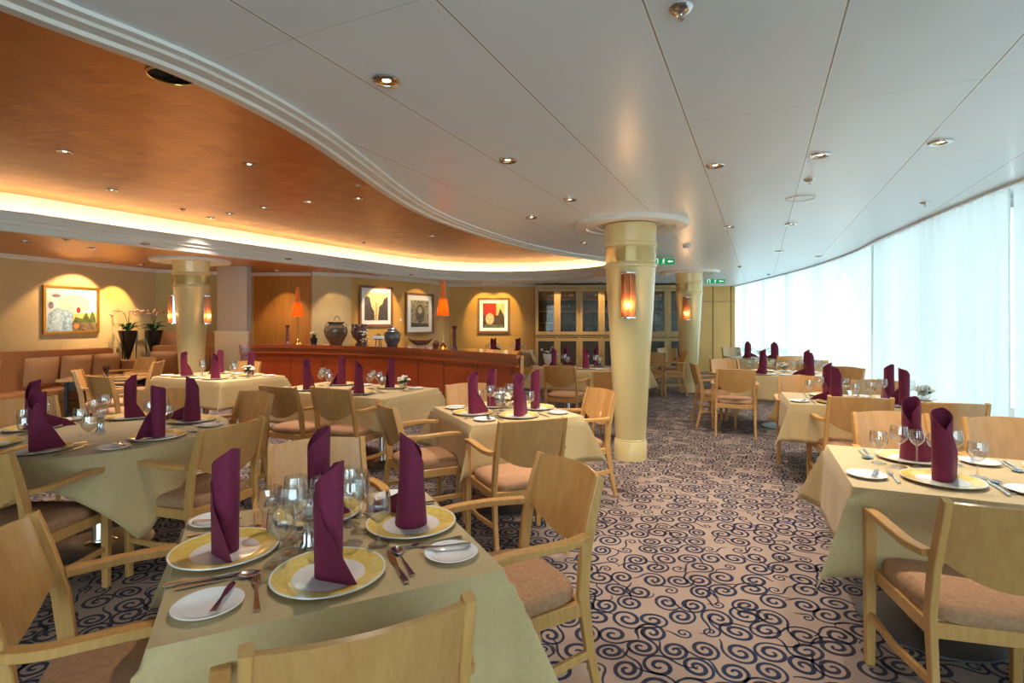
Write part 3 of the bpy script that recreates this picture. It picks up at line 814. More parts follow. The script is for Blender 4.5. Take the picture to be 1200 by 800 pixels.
def make_candle():
    t = thing('candle_holder', '', 'candle holder')
    obj('fluted_base', MB().lathe([(0,0),(.026,0),(.026,.004),(.020,.012),(.016,.075),(.020,.088),(.012,.094),(0,.094)], 48, flute=12, fd=.06), STEEL, t)
    obj('glass_globe', MB().lathe([(.012,.094),(.030,.10),(.042,.125),(.042,.145),(.032,.165),(.024,.172),(.023,.171),(.030,.164),(.040,.145),(.040,.125),(.028,.102),(.0,.097)], 28), GLASS, t)
    obj('candle', MB().lathe([(0,.097),(.012,.097),(.012,.125),(.001,.126),(.001,.132),(0,.132)], 12), PORC, t)
    return t
P_ca = Proto(make_candle)
def candle(x, y, where): P_ca.put((x, y, TH+.001), 0, 'silver fluted candle holder with glass globe %s' % where, 'candle holders on the tables')

NM = {'S':'near', 'N':'far', 'E':'right', 'W':'left'}
def square(x, y, th, h, T, seed, dist=.27, full=2, kinds=None, rots=None):
    table_rect(x, y, th, h, h, 'the cloth of the %s' % T, .33, seed)
    o = bpy.data.objects['tablecloth'] if False else None
    for k, q in enumerate('SENW'):
        a = math.radians(th-90+90*k); face = th+90+90*k
        nk = (kinds or {}).get(q, 0); nr = (rots or {}).get(q, 0)
        setting(x+dist*math.cos(a), y+dist*math.sin(a), face, '%s setting, %s' % (NM[q], T), full, nk, nr)
def clothtag(T, cl): tag(cl, 'olive-gold draped tablecloth on the %s' % T, 'tablecloth', 'olive-gold tablecloths')
def long_table(x, y, th, hx, hy, T, seed, us, full=1, words=None, vd=None, kinds=None):
    cl = table_rect(x, y, th, hx, hy, 'the cloth of %s' % T, .33, seed, [-hx*.5, hx*.5] if hx > .6 else [0]); clothtag(T, cl)
    a = math.radians(th); vd = vd or hy-.20
    words = words or (['left','right'] if len(us) == 2 else ['left','middle','right'])
    for sgn, nm in ((-1,'near'),(1,'far')):
        for k, u in enumerate(us):
            X = x+u*math.cos(a)-sgn*vd*math.sin(a); Y = y+u*math.sin(a)+sgn*vd*math.cos(a)
            setting(X, Y, th+(90 if sgn < 0 else -90), '%s %s setting, %s' % (nm, words[k], T), full, (kinds or {}).get((sgn,k), (k+(sgn > 0)) % 2), rnd.uniform(-.8,.8))
TN = dict(t1='nearest table', t2='right foreground table', t3='square table before the near column', t5='long table before the cherry counter',
          t6='big round table at left', t7='table by the lounge column', t9='the window table with five-leg view', t10='table before the wine cabinets', t11='table behind the counter', t12='farthest window table', t13='middle window table')
TN['t9'] = 'table right of the aisle end'

# T1
x, y, th = -.604, 1.755, 26
cl = table_rect(x, y, th, .435, .435, 'the cloth of the '+TN['t1'], .36, 11); clothtag(TN['t1'], cl)
def uv(cx, cy, th, u, v): a = math.radians(th); return (cx+u*math.cos(a)-v*math.sin(a), cy+u*math.sin(a)+v*math.cos(a))
for (u, v, face, nm, nk, nr) in [(-.03,-.257,th+90,'near',0,-3.35),(.281,.012,th+180,'right',1,-1.5),(0,.27,th-90,'far',0,.3),(-.30,.05,th,'left',0,-2.1)]:
    X, Y = uv(x, y, th, u, v); setting(X, Y, face, '%s setting, %s' % (nm, TN['t1']), 2, nk, nr)
X, Y = -.655, 1.72; candle(X, Y, 'in the middle of the nearest table')
def ch(px, py, ang, label):
    d = .600*625/(py-377); chair((px-600)*d/625, d, ang, label)
bw = lambda u, v, cx=x, cy=y, th=th: uv(cx, cy, th, u, v)
X, Y = bw(-.02,-.77); chair(X, Y, th+90, 'beech armchair at bottom centre, back to camera, at the nearest table')
X, Y = bw(.975,.07); chair(X, Y, 208, 'beech armchair with tan seat right of the nearest table, beside the aisle')
X, Y = bw(-.85,.09); chair(X, Y, th+0, 'beech armchair at the lower left corner, left of the nearest table')
X, Y = bw(.07,1.0); chair(X, Y, th-90, 'beech armchair on the far side of the nearest table')
# T2
cx, cy, th = 2.16, 2.45, -24
cx, cy = uv(1.49, 2.33, th, .60, .44)
cl = table_rect(cx, cy, th, .60, .44, 'the cloth of the '+TN['t2'], .38, 5, [-.22, .35]); clothtag(TN['t2'], cl)
for (u, v, face, nm, nk, nr) in [(-.22,-.19,th+90,'near left',0,-1.4),(-.24,.22,th-90,'far left',1,1.4),(.36,-.19,th+90,'near right',0,.4),(.37,.22,th-90,'far right',0,.2)]:
    X, Y = uv(cx, cy, th, u, v); setting(X, Y, face, '%s setting, %s' % (nm, TN['t2']), 2, nk, nr)
chair(1.66, 1.72, 76, 'beech armchair with brown seat at the lower right, back to camera')
ch(1041,484,-98, 'beech armchair on the far side of the right foreground table, left one')
ch(1178,491,-106, 'beech armchair on the far side of the right foreground table, right one')
# T3
cx, cy, th = -.06, 4.30, 25
cl = table_rect(cx, cy, th, .455, .455, 'the cloth of the '+TN['t3'], .34, 21); clothtag(TN['t3'], cl)
for (u, v, face, nm, nk, nr) in [(0,-.26,th+90,'near',0,-1.75),(.29,.02,th+180,'right',0,.5),(0,.27,th-90,'far',0,.3),(-.27,.0,th,'left',0,-.9)]:
    X, Y = uv(cx, cy, th, u, v); setting(X, Y, face, '%s setting, %s' % (nm, TN['t3']), 1, nk, nr)
X, Y = uv(cx, cy, th, -.02, .02); flowers(X, Y, 'in the middle of the square table before the near column')
ch(626,492,112, 'beech armchair with tan seat on the near side of the square middle table')
ch(451,474,28, 'beech armchair left of the square middle table, seat orange in warm light')
ch(706,457,-158, 'beech armchair right of the square middle table, against the near column')
ch(548,450,-66, 'beech armchair on the far side of the square middle table, before the counter')
# T5
th = -25; cx, cy = uv(-1.19, 4.95, th, -.78, .47)
cl_ = long_table(cx, cy, th, .78, .46, TN['t5'], 31, [-.40,.30], 1)
X, Y = uv(cx, cy, th, .56, .12); flowers(X, Y, 'at the right end of the long table before the counter')
ch(324,453,66, 'beech armchair on the near side of the long counter table, left one')
ch(386,455,66, 'beech armchair on the near side of the long counter table, right one')
# T6 round
cx, cy, R = -2.70, 3.50, .74
t = thing('dining_table', 'steel pedestal dining table under the cloth of the %s' % TN['t6'], 'table', (cx, cy, 0), 0, 'dining tables')
obj('tabletop', MB().lathe([(0,.708),(R-.004,.708),(R-.004,TH-.005),(0,TH-.005)], 64), WOOD, t); rest_pedestal(t)
c = obj('tablecloth', cloth_round(R, .88, math.radians(5)), CLOTH, None, (cx, cy, TH), 0, smooth=60); clothtag(TN['t6'], c)
md = c.modifiers.new('thickness', 'SOLIDIFY'); md.thickness = .0025; md.offset = -1
for k, (an, nm) in enumerate([(-84,'front'),(-20,'right'),(44,'back right'),(108,'back left'),(170,'left'),(228,'front left')]):
    a = math.radians(an); setting(cx+.53*math.cos(a), cy+.53*math.sin(a), an+180, '%s setting, %s' % (nm, TN['t6']), 1, [0,0,1,0,1,0][k], [-1.5,.6,-1.2,.5,.2,1][k])
candle(cx, cy, 'in the middle of the big round table')
chair(-1.63, 3.14, 160, 'beech armchair with orange-lit seat right of the big round table')
chair(-2.52, 2.44, 88, 'beech armchair at the left edge, near side of the big round table')
chair(-2.16, 4.52, 238, 'beech armchair behind the big round table, right one, seen from the front')
chair(-3.06, 4.72, -72, 'beech armchair behind the big round table, middle one')
chair(-3.80, 4.12, -28, 'beech armchair at the far left behind the big round table')
# T7
th = -28; cx, cy = uv(-3.46, 6.34, th, -.72, .45)
long_table(cx, cy, th, .72, .45, TN['t7'], 41, [-.36,.30], 0)
X, Y = uv(cx, cy, th, .52, .05); flowers(X, Y, 'at the right end of the table by the lounge column')
chair(-4.55, 5.85, 64, 'beech armchair on the near side of the table by the lounge column')
chair(-3.95, 8.05, -112, 'beech armchair on the far side of the table by the lounge column')
chair(-5.35, 6.55, 30, 'beech armchair at the left end of the table by the lounge column')
# T13
th = -22; cx, cy = uv(2.45, 4.69, th, .60, .43)
long_table(cx, cy, th, .60, .43, TN['t13'], 51, [-.22,.28], 1, kinds={(-1,0):1,(1,0):0,(-1,1):0,(1,1):1})
X, Y = uv(cx, cy, th, .50, .05); flowers(X, Y, 'at the window end of the middle window table')
chair(2.76,4.22,72, 'beech armchair on the near side of the middle window table, left one')
chair(3.25,3.92,76, 'beech armchair on the near side of the middle window table, right one')
ch(1027,446,-104, 'pale-lit beech armchair on the far side of the middle window table, right one')
ch(939,441,-112, 'beech armchair on the far side of the middle window table, left one')
# T9
th = -24; cx, cy = uv(3.05, 7.25, th, .62, .46)
long_table(cx, cy, th, .60, .46, TN['t9'], 61, [-.28,.28], 0)
flowers(*uv(cx, cy, th, -.02, -.02), 'in the middle of the table right of the aisle end')
ch(812,426,-10, 'beech armchair at the aisle end of the table left of the curtain')
ch(862,433,70, 'beech armchair, back to camera, at the aisle end of the far window table')
ch(848,421,-88, 'pale-lit beech armchair behind the table right of the aisle end')
chair(4.42,7.0,-160, 'small orange-lit beech armchair back against the curtain')
# T12
th = -20; cx, cy = 4.95, 10.6
long_table(cx, cy, th, .52, .45, TN['t12'], 71, [-.24,.24], 0)
flowers(*uv(cx, cy, th, .0, 0), 'on the farthest window table against the curtain')
chair(4.70,8.35,75, 'orange-lit beech armchair before the farthest window table, nearer one')
chair(4.85,9.30,95, 'pale beech armchair at the near side of the farthest window table')
ch(856,407,-80, 'distant beech armchair before the far ochre panels')
# T10
th = -27; cx, cy = uv(.32, 8.33, th, .80, .46)
long_table(cx, cy, th, .80, .46, TN['t10'], 81, [-.52,.0,.52], 0)
ch(655,429,66, 'beech armchair on the near side of the cabinet table, left one')
ch(716,436,66, 'beech armchair on the near side of the cabinet table, behind the near column')
# white bowl of flowers at the left end of T10
X, Y = uv(cx, cy, th, -.72, .0)
t = thing('flower_pot', 'white pot of cream flowers at the left end of the cabinet table', 'flowers', (X, Y, TH+.001))
obj('pot', MB().lathe([(0,0),(.05,0),(.075,.06),(.095,.16),(.10,.20),(.093,.20),(.088,.16),(.068,.06),(0,.02)], 28), PORC, t)
r_ = random.Random(9); lf = MB(); bl = MB()
for k in range(30):
    a = r_.uniform(0,2*PI); R_ = r_.uniform(.03,.12); p = Vector((R_*math.cos(a), R_*math.sin(a), .2+r_.uniform(.02,.11))); q = Vector((0,0,.17)); m = (p+q)/2; sd = Vector((-math.sin(a), math.cos(a), 0))*.02; th_ = Vector((0,0,.003))
    lf.add([q, m+sd, p, m-sd, q+th_, m+sd+th_, p+th_, m-sd+th_], [(0,1,2,3),(7,6,5,4),(0,4,5,1),(1,5,6,2),(2,6,7,3),(3,7,4,0)])
    if k % 3 == 0: bl.blob(p, .02, 8, 5, (1,1,.7))
obj('leaves', lf, GREEN, t, smooth=0); obj('blossoms', bl, BLOOM, t, smooth=80)
# T11 behind the counter
long_table(-.15, 12.9, -5, .62, .45, TN['t11'], 91, [-.3,.3], 0)
# chairs round the far column
ch(766,413,80, 'distant pale armchair just right of the near column')
ch(781,408,-85, 'distant orange armchair facing the camera beyond the near column')
ch(803,412,176, 'distant armchair in profile before the farther column')

# ------------------------------------------------------------------ CHERRY COUNTER
cp = catmull([(-4.82,9.46),(-4.4,9.50),(-3.6,9.33),(-2.9,9.03),(-2.07,8.60),(-1.5,8.2),(-.985,7.7),(-.4,7.15),(.105,6.6)], 8)
def back_line(d):
    l = [p for p in offset_loop(cp, d, closed=False) if p.x < -.02]
    return l + [Vector((.125, l[-1].y-.12))]
cb = back_line(-.42)
t = thing('counter', 'long curved cherry wood divider counter across the room', 'counter')
obj('front_panel', MB().prism([tuple(p) for p in cp]+[tuple(q) for q in reversed(cb)], 0, .91), RED, t, smooth=20)
fo = offset_loop(cp, .03, closed=False); bo = back_line(-.45)
obj('frieze', MB().prism([tuple(p) for p in fo]+[tuple(q) for q in reversed(bo)], .91, 1.0), REDT, t, smooth=20)
fo = offset_loop(cp, .07, closed=False); bo = back_line(-.49)
obj('top_ledge', MB().prism([tuple(p) for p in fo]+[tuple(q) for q in reversed(bo)], 1.0, 1.06), REDT, t, smooth=20)
fo = offset_loop(cp, .045, closed=False)
obj('moulding', MB().sweep([(p.x,p.y,.915) for p in fo], .03, .025), RED, t)
for i in range(6, len(cp)-1, 7):
    p = cp[i]; tt = (cp[i+1]-cp[i]).normalized(); n = Vector((tt.y,-tt.x)); 
    obj('panel_joint', MB().prism([tuple(p-tt*.004), tuple(p+tt*.004), tuple(p+tt*.004+n*.004), tuple(p-tt*.004+n*.004)], .02, .90), DARK, t, smooth=0)
e = cp[-1]; tt = (cp[-1]-cp[-2]).normalized()
obj('end_post', MB().prism([tuple(e), (e.x+.035, e.y), (cb[-1].x+.035, cb[-1].y), tuple(cb[-1])], 0, 1.0), CABW, t, smooth=0)

ct = lambda px, back: None
def on_counter(px, back=.2):
    """a point on the counter top: the position along its front edge that bearing px meets, set back"""
    k = (px-600)/625; best = min(range(len(cp)), key=lambda i: abs(cp[i].x/cp[i].y-k))
    i = min(max(best,1), len(cp)-2); 
    # fine search along segment
    bp, bd = None, 9
    for j in range(i-1, i+2):
        if j+1 >= len(cp): continue
        for s in range(11):
            q = cp[j].lerp(cp[j+1], s/10); tt = (cp[j+1]-cp[j]).normalized(); q2 = q - Vector((tt.y,-tt.x))*back
            if abs(q2.x/q2.y-k) < bd: bd = abs(q2.x/q2.y-k); bp = q2
    return (bp.x, bp.y, 1.06)
def shade_mat(name, col):
    t = NT(name); tl = t.n('ShaderNodeBsdfTranslucent'); tl.inputs[0].default_value = (*lin(col),1); df = t.n('ShaderNodeBsdfDiffuse'); df.inputs[0].default_value = (*lin(col),1)
    m = t.n('ShaderNodeMixShader'); m.inputs[0].default_value = .6; t.t.links.new(df.outputs[0], m.inputs[1]); t.t.links.new(tl.outputs[0], m.inputs[2]); return t.done(m.outputs[0])
SHADE = shade_mat('amber_lampshade', (250,140,56))
SHADEU = NT('upper_lampshade'); SHADEU = SHADEU.done(SHADEU.bsdf(lin((170,100,50)), .7, em=lin((220,90,30)), ems=.25))
def make_lamp():
    t = thing('counter_lamp', '', 'lamp')
    obj('base', MB().lathe([(0,0),(.075,0),(.075,.012),(.05,.03),(.02,.075),(.010,.09),(0,.09)], 24), BRASS, t)
    obj('pole', MB().lathe([(.010,.085),(.010,.52),(.014,.53),(.0,.53)], 12), BRASS, t)
    s = obj('shade', MB().lathe([(.095,.50),(.052,.74),(.05,.74),(.093,.50)], 28, closed=True), SHADE, t)
    obj('shade_extension', MB().lathe([(.052,.74),(.028,1.02),(.026,1.02),(.05,.74)], 24, closed=True), SHADEU, s)
    obj('bulb', MB().blob((0,0,.585), .028, 12, 8), BULB, t)
    return t
P_la = Proto(make_lamp)
for px, l in ((348,'glowing orange-shaded lamp at the left of the counter'),(511,'glowing orange-shaded lamp at the middle right of the counter')):
    o = P_la.put(on_counter(px,.2), 0, l, 'counter lamps'); light('lamp_glow', 'POINT', (0,0,.67), 9, WARM, o, .03)
def make_stick():
    n = 120; mb = MB()
    def hel(ph):
        pts = [(.018*math.cos(a+ph), .018*math.sin(a+ph), .05+.24*i/40) for i in range(41) for a in [i*2*PI*2.5/40]]
        return pts
    for ph in (0, PI): mb.sweep(hel(ph), .022, .022, rnd_=True)
    t = thing('twisted_candlestick', '', 'candlestick')
    obj('twisted_stem', mb, simple('purple_glaze', (104,62,80), .35), t); pm = bpy.data.materials['purple_glaze']
    obj('foot', MB().lathe([(0,0),(.05,0),(.05,.012),(.03,.03),(.02,.055),(0,.055)], 20), pm, t)
    obj('cup', MB().lathe([(0,.28),(.02,.285),(.036,.31),(.045,.34),(.042,.34),(.03,.315),(0,.30)], 20), pm, t)
    return t
P_st = Proto(make_stick)
P_st.put(on_counter(337,.2), 0, 'twisted purple candlestick left of the counter lamp', 'twisted candlesticks'); P_st.put(on_counter(527,.2), 0, 'twisted purple candlestick right of the right-hand counter lamp', 'twisted candlesticks')
URN = simple('mottled_bronze_glaze', (96,84,66), .25, namt=.35, nscale=18, coat=.5); BLU = simple('blue_grey_glaze', (88,92,104), .3, namt=.3, nscale=24, coat=.4); BRN = simple('brown_glaze', (84,58,56), .3, namt=.3, nscale=20, coat=.4)
def lug(mb, x, z, r, w=.012):
    pts = [(x+r*math.cos(a)*(1 if x > 0 else -1), 0, z+r*math.sin(a)) for a in [(-PI/2+PI*i/10) for i in range(11)]]
    mb.sweep(pts, w, w, up=(0,1,0), rnd_=True); return mb
L0 = on_counter(390,.2)
t = thing('pottery_urn', 'large mottled bronze pottery urn with flared lip on the counter', 'urn', L0)
obj('body', MB().lathe([(0,0),(.10,0),(.11,.03),(.13,.06),(.185,.16),(.205,.24),(.19,.30),(.13,.345),(.12,.36),(.155,.395),(.145,.40),(.11,.365),(.10,.33),(0,.30)], 40), URN, t)
hb = MB(); 
for s in (-1,1): lug(hb, s*.155, .33, .035)
pts = [(.02+.05*math.cos(a), 0, .40+.075*math.sin(a)+.02) for a in [PI*i/10 for i in range(11)]]; hb.sweep(pts, .012, .012, up=(0,1,0), rnd_=True)
obj('handle', hb, URN, t)
t = thing('pottery_vase', 'dark brown footed jar with knobs, behind the flower spray', 'vase', on_counter(416,.2))
obj('body', MB().lathe([(0,0),(.07,0),(.075,.02),(.04,.05),(.05,.075),(.11,.14),(.14,.22),(.135,.28),(.115,.32),(.10,.33),(0,.335)], 36), BRN, t)
kb = MB()
for a in range(6): kb.blob((.105*math.cos(a*PI/3+.3), .105*math.sin(a*PI/3+.3), .335), .028, 10, 6, (1,1,1.4))
obj('rim_knob', kb, BRN, t, smooth=80)
t = thing('pottery_jar', 'blue-grey lidded ginger jar on the counter', 'jar', on_counter(457,.2))
obj('body', MB().lathe([(0,0),(.085,0),(.09,.02),(.125,.10),(.13,.18),(.11,.24),(.07,.265),(0,.27)], 36), BLU, t)
obj('lid', MB().lathe([(.078,.262),(.08,.275),(.05,.30),(.015,.31),(.022,.33),(.0,.345)], 24), BLU, t)
lb = MB()
for s in (-1,1): lug(lb, s*.125, .20, .022, .010)
obj('handle', lb, BLU, t)
t = thing('flower_spray', 'white flower spray in dark pot before the brown jar', 'flowers', on_counter(427,.10))
obj('pot', MB().lathe([(0,0),(.04,0),(.05,.07),(.044,.07),(0,.03)], 20), BLU, t)
bl = MB(); lf = MB(); r_ = random.Random(5)
for k in range(26):
    a = r_.uniform(0,2*PI); R_ = r_.uniform(.02,.08); z = r_.uniform(.07,.28); p = (R_*math.cos(a), R_*math.sin(a), z); bl.blob(p, .016, 6, 4, (1,1,.7))
    lf.sweep([(0,0,.05),(p[0]*.5,p[1]*.5,z*.6),(p[0],p[1],z)], .004, .004, rnd_=True)
obj('stems', lf, GREEN, t); obj('blossoms', bl, BLOOM, t, smooth=80)
t = thing('table_easel', 'small dark easel holding a pale card, beside the blue jar', 'easel', on_counter(440,.25))
obj('stand', MB().sweep([(-.05,0,0),(-.02,0,.20)], .012, .012).sweep([(.05,0,0),(.02,0,.20)], .012, .012).sweep([(0,.05,0),(0,.01,.2)], .012, .012).box(-.07,.07,-.02,.0,.10,.115), DARK, t)
obj('card', MB().box(-.10,.10,-.012,-.008,.115,.165), PORC, t)
t = thing('boat_bowl', 'long boat-shaped pottery bowl on feet, left of the right lamp', 'bowl', on_counter(485,.2))
def boat(u, v):
    a = 2*PI*u; k = .35+.65*v; return (.20*k*math.cos(a), .06*k*math.sin(a), .035+.075*v**2+.035*v*math.cos(a)**4)
obj('hull', MB().sheet(boat, 36, 6, .008), URN, t, smooth=60)
obj('foot', MB().box(-.07,-.04,-.025,.025,0,.042).box(.04,.07,-.025,.025,0,.042), URN, t)
t = thing('small_teapot', 'small brown round jug beside the boat bowl', 'jug', on_counter(502,.2))
obj('body', MB().lathe([(0,0),(.03,0),(.05,.04),(.05,.075),(.03,.10),(.022,.115),(0,.115)], 24), BRN, t); obj('handle', MB().sweep([(.045+.035*math.sin(PI*i/8),0,.09-.06*i/8) for i in range(9)], .009, .009, up=(0,1,0), rnd_=True), BRN, t)
t = thing('potted_plant', 'little square pot with white flower between lamp and urn', 'plant', on_counter(363,.2))
obj('pot', MB().lathe([(0,0),(.05,0),(.065,.11),(.058,.11),(0,.05)], 20), BLACK, t)
bl = MB(); lf = MB()
for k in range(14):
    a = k*2.4; p = Vector((.05*math.cos(a), .05*math.sin(a), .13+.04*(k%3))); q = Vector((0,0,.08)); sd = Vector((-math.sin(a), math.cos(a), 0))*.016; m = (p+q)/2; h_ = Vector((0,0,.003))
    lf.add([q,m+sd,p,m-sd,q+h_,m+sd+h_,p+h_,m-sd+h_], [(0,1,2,3),(7,6,5,4),(0,4,5,1),(1,5,6,2),(2,6,7,3),(3,7,4,0)])
bl.blob((-.045,-.02,.20), .022, 8, 5, (1,1,.7)); bl.blob((-.02,.02,.21), .016, 8, 5)
obj('leaves', lf, GREEN, t, smooth=0); obj('blossoms', bl, BLOOM, t, smooth=80)

# ------------------------------------------------------------------ PICTURES
def pic_mat(name, c, c2, sc=20): 
    t = NT(name); co = t.coord(); nz = t.noise(co, sc, 4, .65); return t.done(t.bsdf(t.mix(t.ramp(nz,.38,.62), lin(c), lin(c2)), .5))
def picture(x, y, z, w, h, ang, label, shapes, frame, mat_w=.05, fw=.035, bg=((225,225,220),(200,205,205))):
    """ang: direction the picture faces (deg). shapes: list of (colour pair, polygon in 0..1)"""
    a = math.radians(ang); t = thing('framed_picture', label, 'picture', (x, y, z), a+PI/2, 'framed pictures on the walls')
    fr = MB(); W, H = w/2, h/2
    for (x0,x1,z0,z1) in ((-W,W,H-fw,H),(-W,W,-H,-H+fw),(-W,-W+fw,-H+fw,H-fw),(W-fw,W,-H+fw,H-fw)): fr.box(x0,x1,-.035,0,z0,z1)
    for (x0,x1,z0,z1) in ((-W+fw,W-fw,H-fw-.008,H-fw),(-W+fw,W-fw,-H+fw,-H+fw+.008),(-W+fw,-W+fw+.008,-H+fw,H-fw),(W-fw-.008,W-fw,-H+fw,H-fw)): fr.box(x0,x1,-.028,-.005,z0,z1)
    obj('frame', fr, frame, t, smooth=0)
    if mat_w > 0: obj('mount', MB().box(-W+fw,W-fw,-.014,-.006,-H+fw,H-fw), PORC, t, smooth=0)
    iw, ih = W-fw-mat_w, H-fw-mat_w
    mb = MB(); mb.box(-iw,iw,-.018,-.013,-ih,ih,0); mats = [pic_mat('paint', *bg)]
    for k, (cc, poly) in enumerate(shapes):
        yy = -.0184-.0004*k; pts = [((p[0]*2-1)*iw, (p[1]*2-1)*ih) for p in poly]
        mb.add([(p[0],yy,p[1]) for p in pts]+[(p[0],-.016,p[1]) for p in pts], [tuple(range(len(pts)))]+[(i,(i+1)%len(pts),len(pts)+(i+1)%len(pts),len(pts)+i) for i in range(len(pts))], len(mats)); mats.append(pic_mat('paint', *cc))
    obj('artwork', mb, mats, t, smooth=0)
    return t
def circ(cx, cy, rx, ry, n=14): return [(cx+rx*math.cos(2*PI*i/n), cy+ry*math.sin(2*PI*i/n)) for i in range(n)]
# landscape with water and a balloon
ax_, ay_ = -7.36, 9.08; dw = Vector((.68,2.5)).normalized(); nr_ = Vector((dw.y,-dw.x))
wx = -7.77+.272*(9.08-8.1)
picture(wx+nr_.x*.005, 9.08+nr_.y*.005, 1.66, .90, .80, math.degrees(math.atan2(nr_.y, nr_.x)), 'gold-framed landscape painting of pale water and bushes on the left wall',
  [(((236,226,226),(206,222,234)), [(0,.35),(1,.35),(1,1),(0,1)]), (((242,214,180),(240,226,200)), circ(.55,.62,.3,.25)), (((120,160,190),(190,215,228)), [(0.02,0),(.5,0),(.52,.42),(.38,.52),(.2,.55),(.05,.4)]),
   (((200,220,232),(150,185,205)), [(.1,.05),(.3,.05),(.32,.35),(.2,.5),(.12,.3)]), (((214,198,120),(190,180,90)), [(.5,.2),(1,.28),(1,.45),(.75,.42),(.52,.4)]), (((58,78,46),(100,110,60)), [(.5,.2),(.98,.18),(.96,.35),(.9,.5),(.84,.3),(.78,.46),(.7,.3),(.56,.34)]),
   (((90,70,56),(140,120,90)), [(.5,0),(1,0),(1,.2),(.5,.22)]), (((206,120,60),(220,140,70)), circ(.58,.13,.05,.06)), (((190,50,50),(170,40,44)), circ(.62,.5,.04,.07)), (((120,100,130),(150,130,160)), circ(.2,.82,.08,.04)), (((110,100,130),(150,140,170)), circ(.1,.6,.05,.08))],
  simple('gilt_frame', (206,150,62), .3, .8, nscale=60, namt=.2), 0, .035)
BRFR = wood('walnut_gilt_frame', (150,96,44), (110,66,28), .3)
gd = Vector((1.38,2.0)).normalized(); gn = Vector((gd.y,-gd.x)); ga = math.degrees(math.atan2(gn.y, gn.x))
def on_gallery(px):   # point of the gallery wall on this bearing
    k = (px-600)/625; # (-3.5 + 1.38 s) = k (11.6 + 2.0 s)
    s = (k*11.6+3.5)/(1.38-k*2.0); return -3.5+1.38*s+gn.x*.004, 11.6+2.0*s+gn.y*.004
gx, gy = on_gallery(440.5)
picture(gx, gy, 1.46+(377-359)*gy/625-.0, .98, .93, ga, 'framed print of dark towers against a pale yellow sky', [(((236,206,140),(250,232,180)), [(0,0),(1,0),(1,1),(0,1)]), (((66,58,66),(96,84,92)), [(0,0),(.42,0),(.4,.3),(.28,.5),(.2,.82),(.08,.86),(0,.8)]), (((70,60,66),(90,80,84)), [(.55,0),(1,0),(1,.88),(.82,.78),(.76,.6),(.62,.5)]), (((60,50,60),(80,66,70)), [(.47,0),(.5,.0),(.505,.66),(.48,.66)]), (((230,190,130),(244,214,160)), [(.42,.0),(.47,0),(.47,.2),(.42,.25)])], BRFR, .10, .05, ((240,214,150),(250,230,180)))
gx, gy = on_gallery(491.5)
picture(gx, gy, 1.46+(377-367.5)*gy/625, .98, 1.02, ga, 'framed print of ornate grey figure beside the right counter lamp', [(((190,176,140),(120,110,90)), [(0,0),(1,0),(1,1),(0,1)]), (((70,66,62),(120,112,98)), circ(.5,.5,.25,.36)), (((210,196,160),(150,140,118)), circ(.5,.62,.12,.13)), (((60,56,52),(100,92,80)), [(0,0),(1,0),(1,.12),(0,.16)]), (((196,182,150),(90,84,74)), circ(.25,.8,.14,.1)), (((196,182,150),(90,84,74)), circ(.78,.78,.14,.1))], BRFR, .13, .05, ((180,168,136),(110,100,84)))
picture((578.5-600)*14.85/625, 14.89, 1.46+(377-369.5)*14.85/625, .90, .98, -90, 'framed print with red square and pale vase on the ochre back wall', [(((150,34,24),(190,40,28)), [(.05,.5),(.62,.5),(.62,1),(.05,1)]), (((214,196,150),(196,180,130)), [(.62,.45),(1,.45),(1,1),(.62,1)]), (((60,48,40),(90,70,52)), [(0,0),(1,0),(1,.45),(.8,.8),(.7,.5),(0,.5)]), (((206,150,110),(228,196,160)), circ(.32,.36,.2,.24)), (((80,90,70),(120,120,90)), [(.05,0),(.95,0),(.9,.12),(.1,.14)])], BRFR, .10, .05, ((120,60,40),(80,50,40)))
# wall spots over the pictures
def wall_spot(x, y, z, tx, ty, tz, e, where, col=(1,.72,.36), size=62):
    o = dlp.put((x, y, z-.005), 0, 'small round wall-washing downlight %s' % where, 'wall-washing downlights')
    l = light('wash_beam', 'SPOT', (0,0,-.02), e, col, o, .02, spot_size=math.radians(size), spot_blend=.35)
    l.rotation_euler = (Vector((tx-x, ty-y, tz-z+.02))).to_track_quat('-Z', 'Y').to_euler()
zc = CEIL-.012
wall_spot(-6.9,9.1,zc,-7.5,9.08,1.5,85,'at left before the landscape painting',(1,.64,.30),84)
wall_spot(-6.75,9.7,zc,-7.32,9.75,1.5,84,'right of the landscape painting',(1,.62,.16),58)
wall_spot(-2.25,11.85,CEIL,-2.95,12.25,1.75,80,'before the tower print',(1,.68,.32))
wall_spot(-1.55,12.9,CEIL,-2.35,13.2,1.75,80,'before the grey figure print',(1,.68,.32))
wall_spot(-.85,14.15,CEIL,-.75,14.9,1.75,52,'left of the red square print',(1,.62,.16))
wall_spot(-.2,14.15,CEIL,-.3,14.9,1.75,52,'right of the red square print',(1,.62,.16))
wall_spot(-4.75,10.75,zc,-4.8,11.35,1.3,22,'in the amber niche')
wall_spot(-3.55,10.8,zc,-3.75,11.4,1.4,20,'before the tan wall section')
wall_spot(1.2,13.9,CEIL,1.3,14.7,1.4,44,'over the left wine cabinets')
wall_spot(2.3,13.9,CEIL,2.4,14.7,1.4,44,'over the middle wine cabinets')
tag(obj('wall_switch', MB().lathe([(0,0),(.035,0),(.035,.012),(.02,.016),(0,.016)], 20), WHITE, None, (0,0,0)), 'small round white switch on the wall between the two prints', 'switch')
o = bpy.data.objects['wall_switch']; gx, gy = on_gallery(469); o.location = (gx, gy, 1.50); o.rotation_euler = (PI/2, 0, math.atan2(gn.y, gn.x)+PI/2)

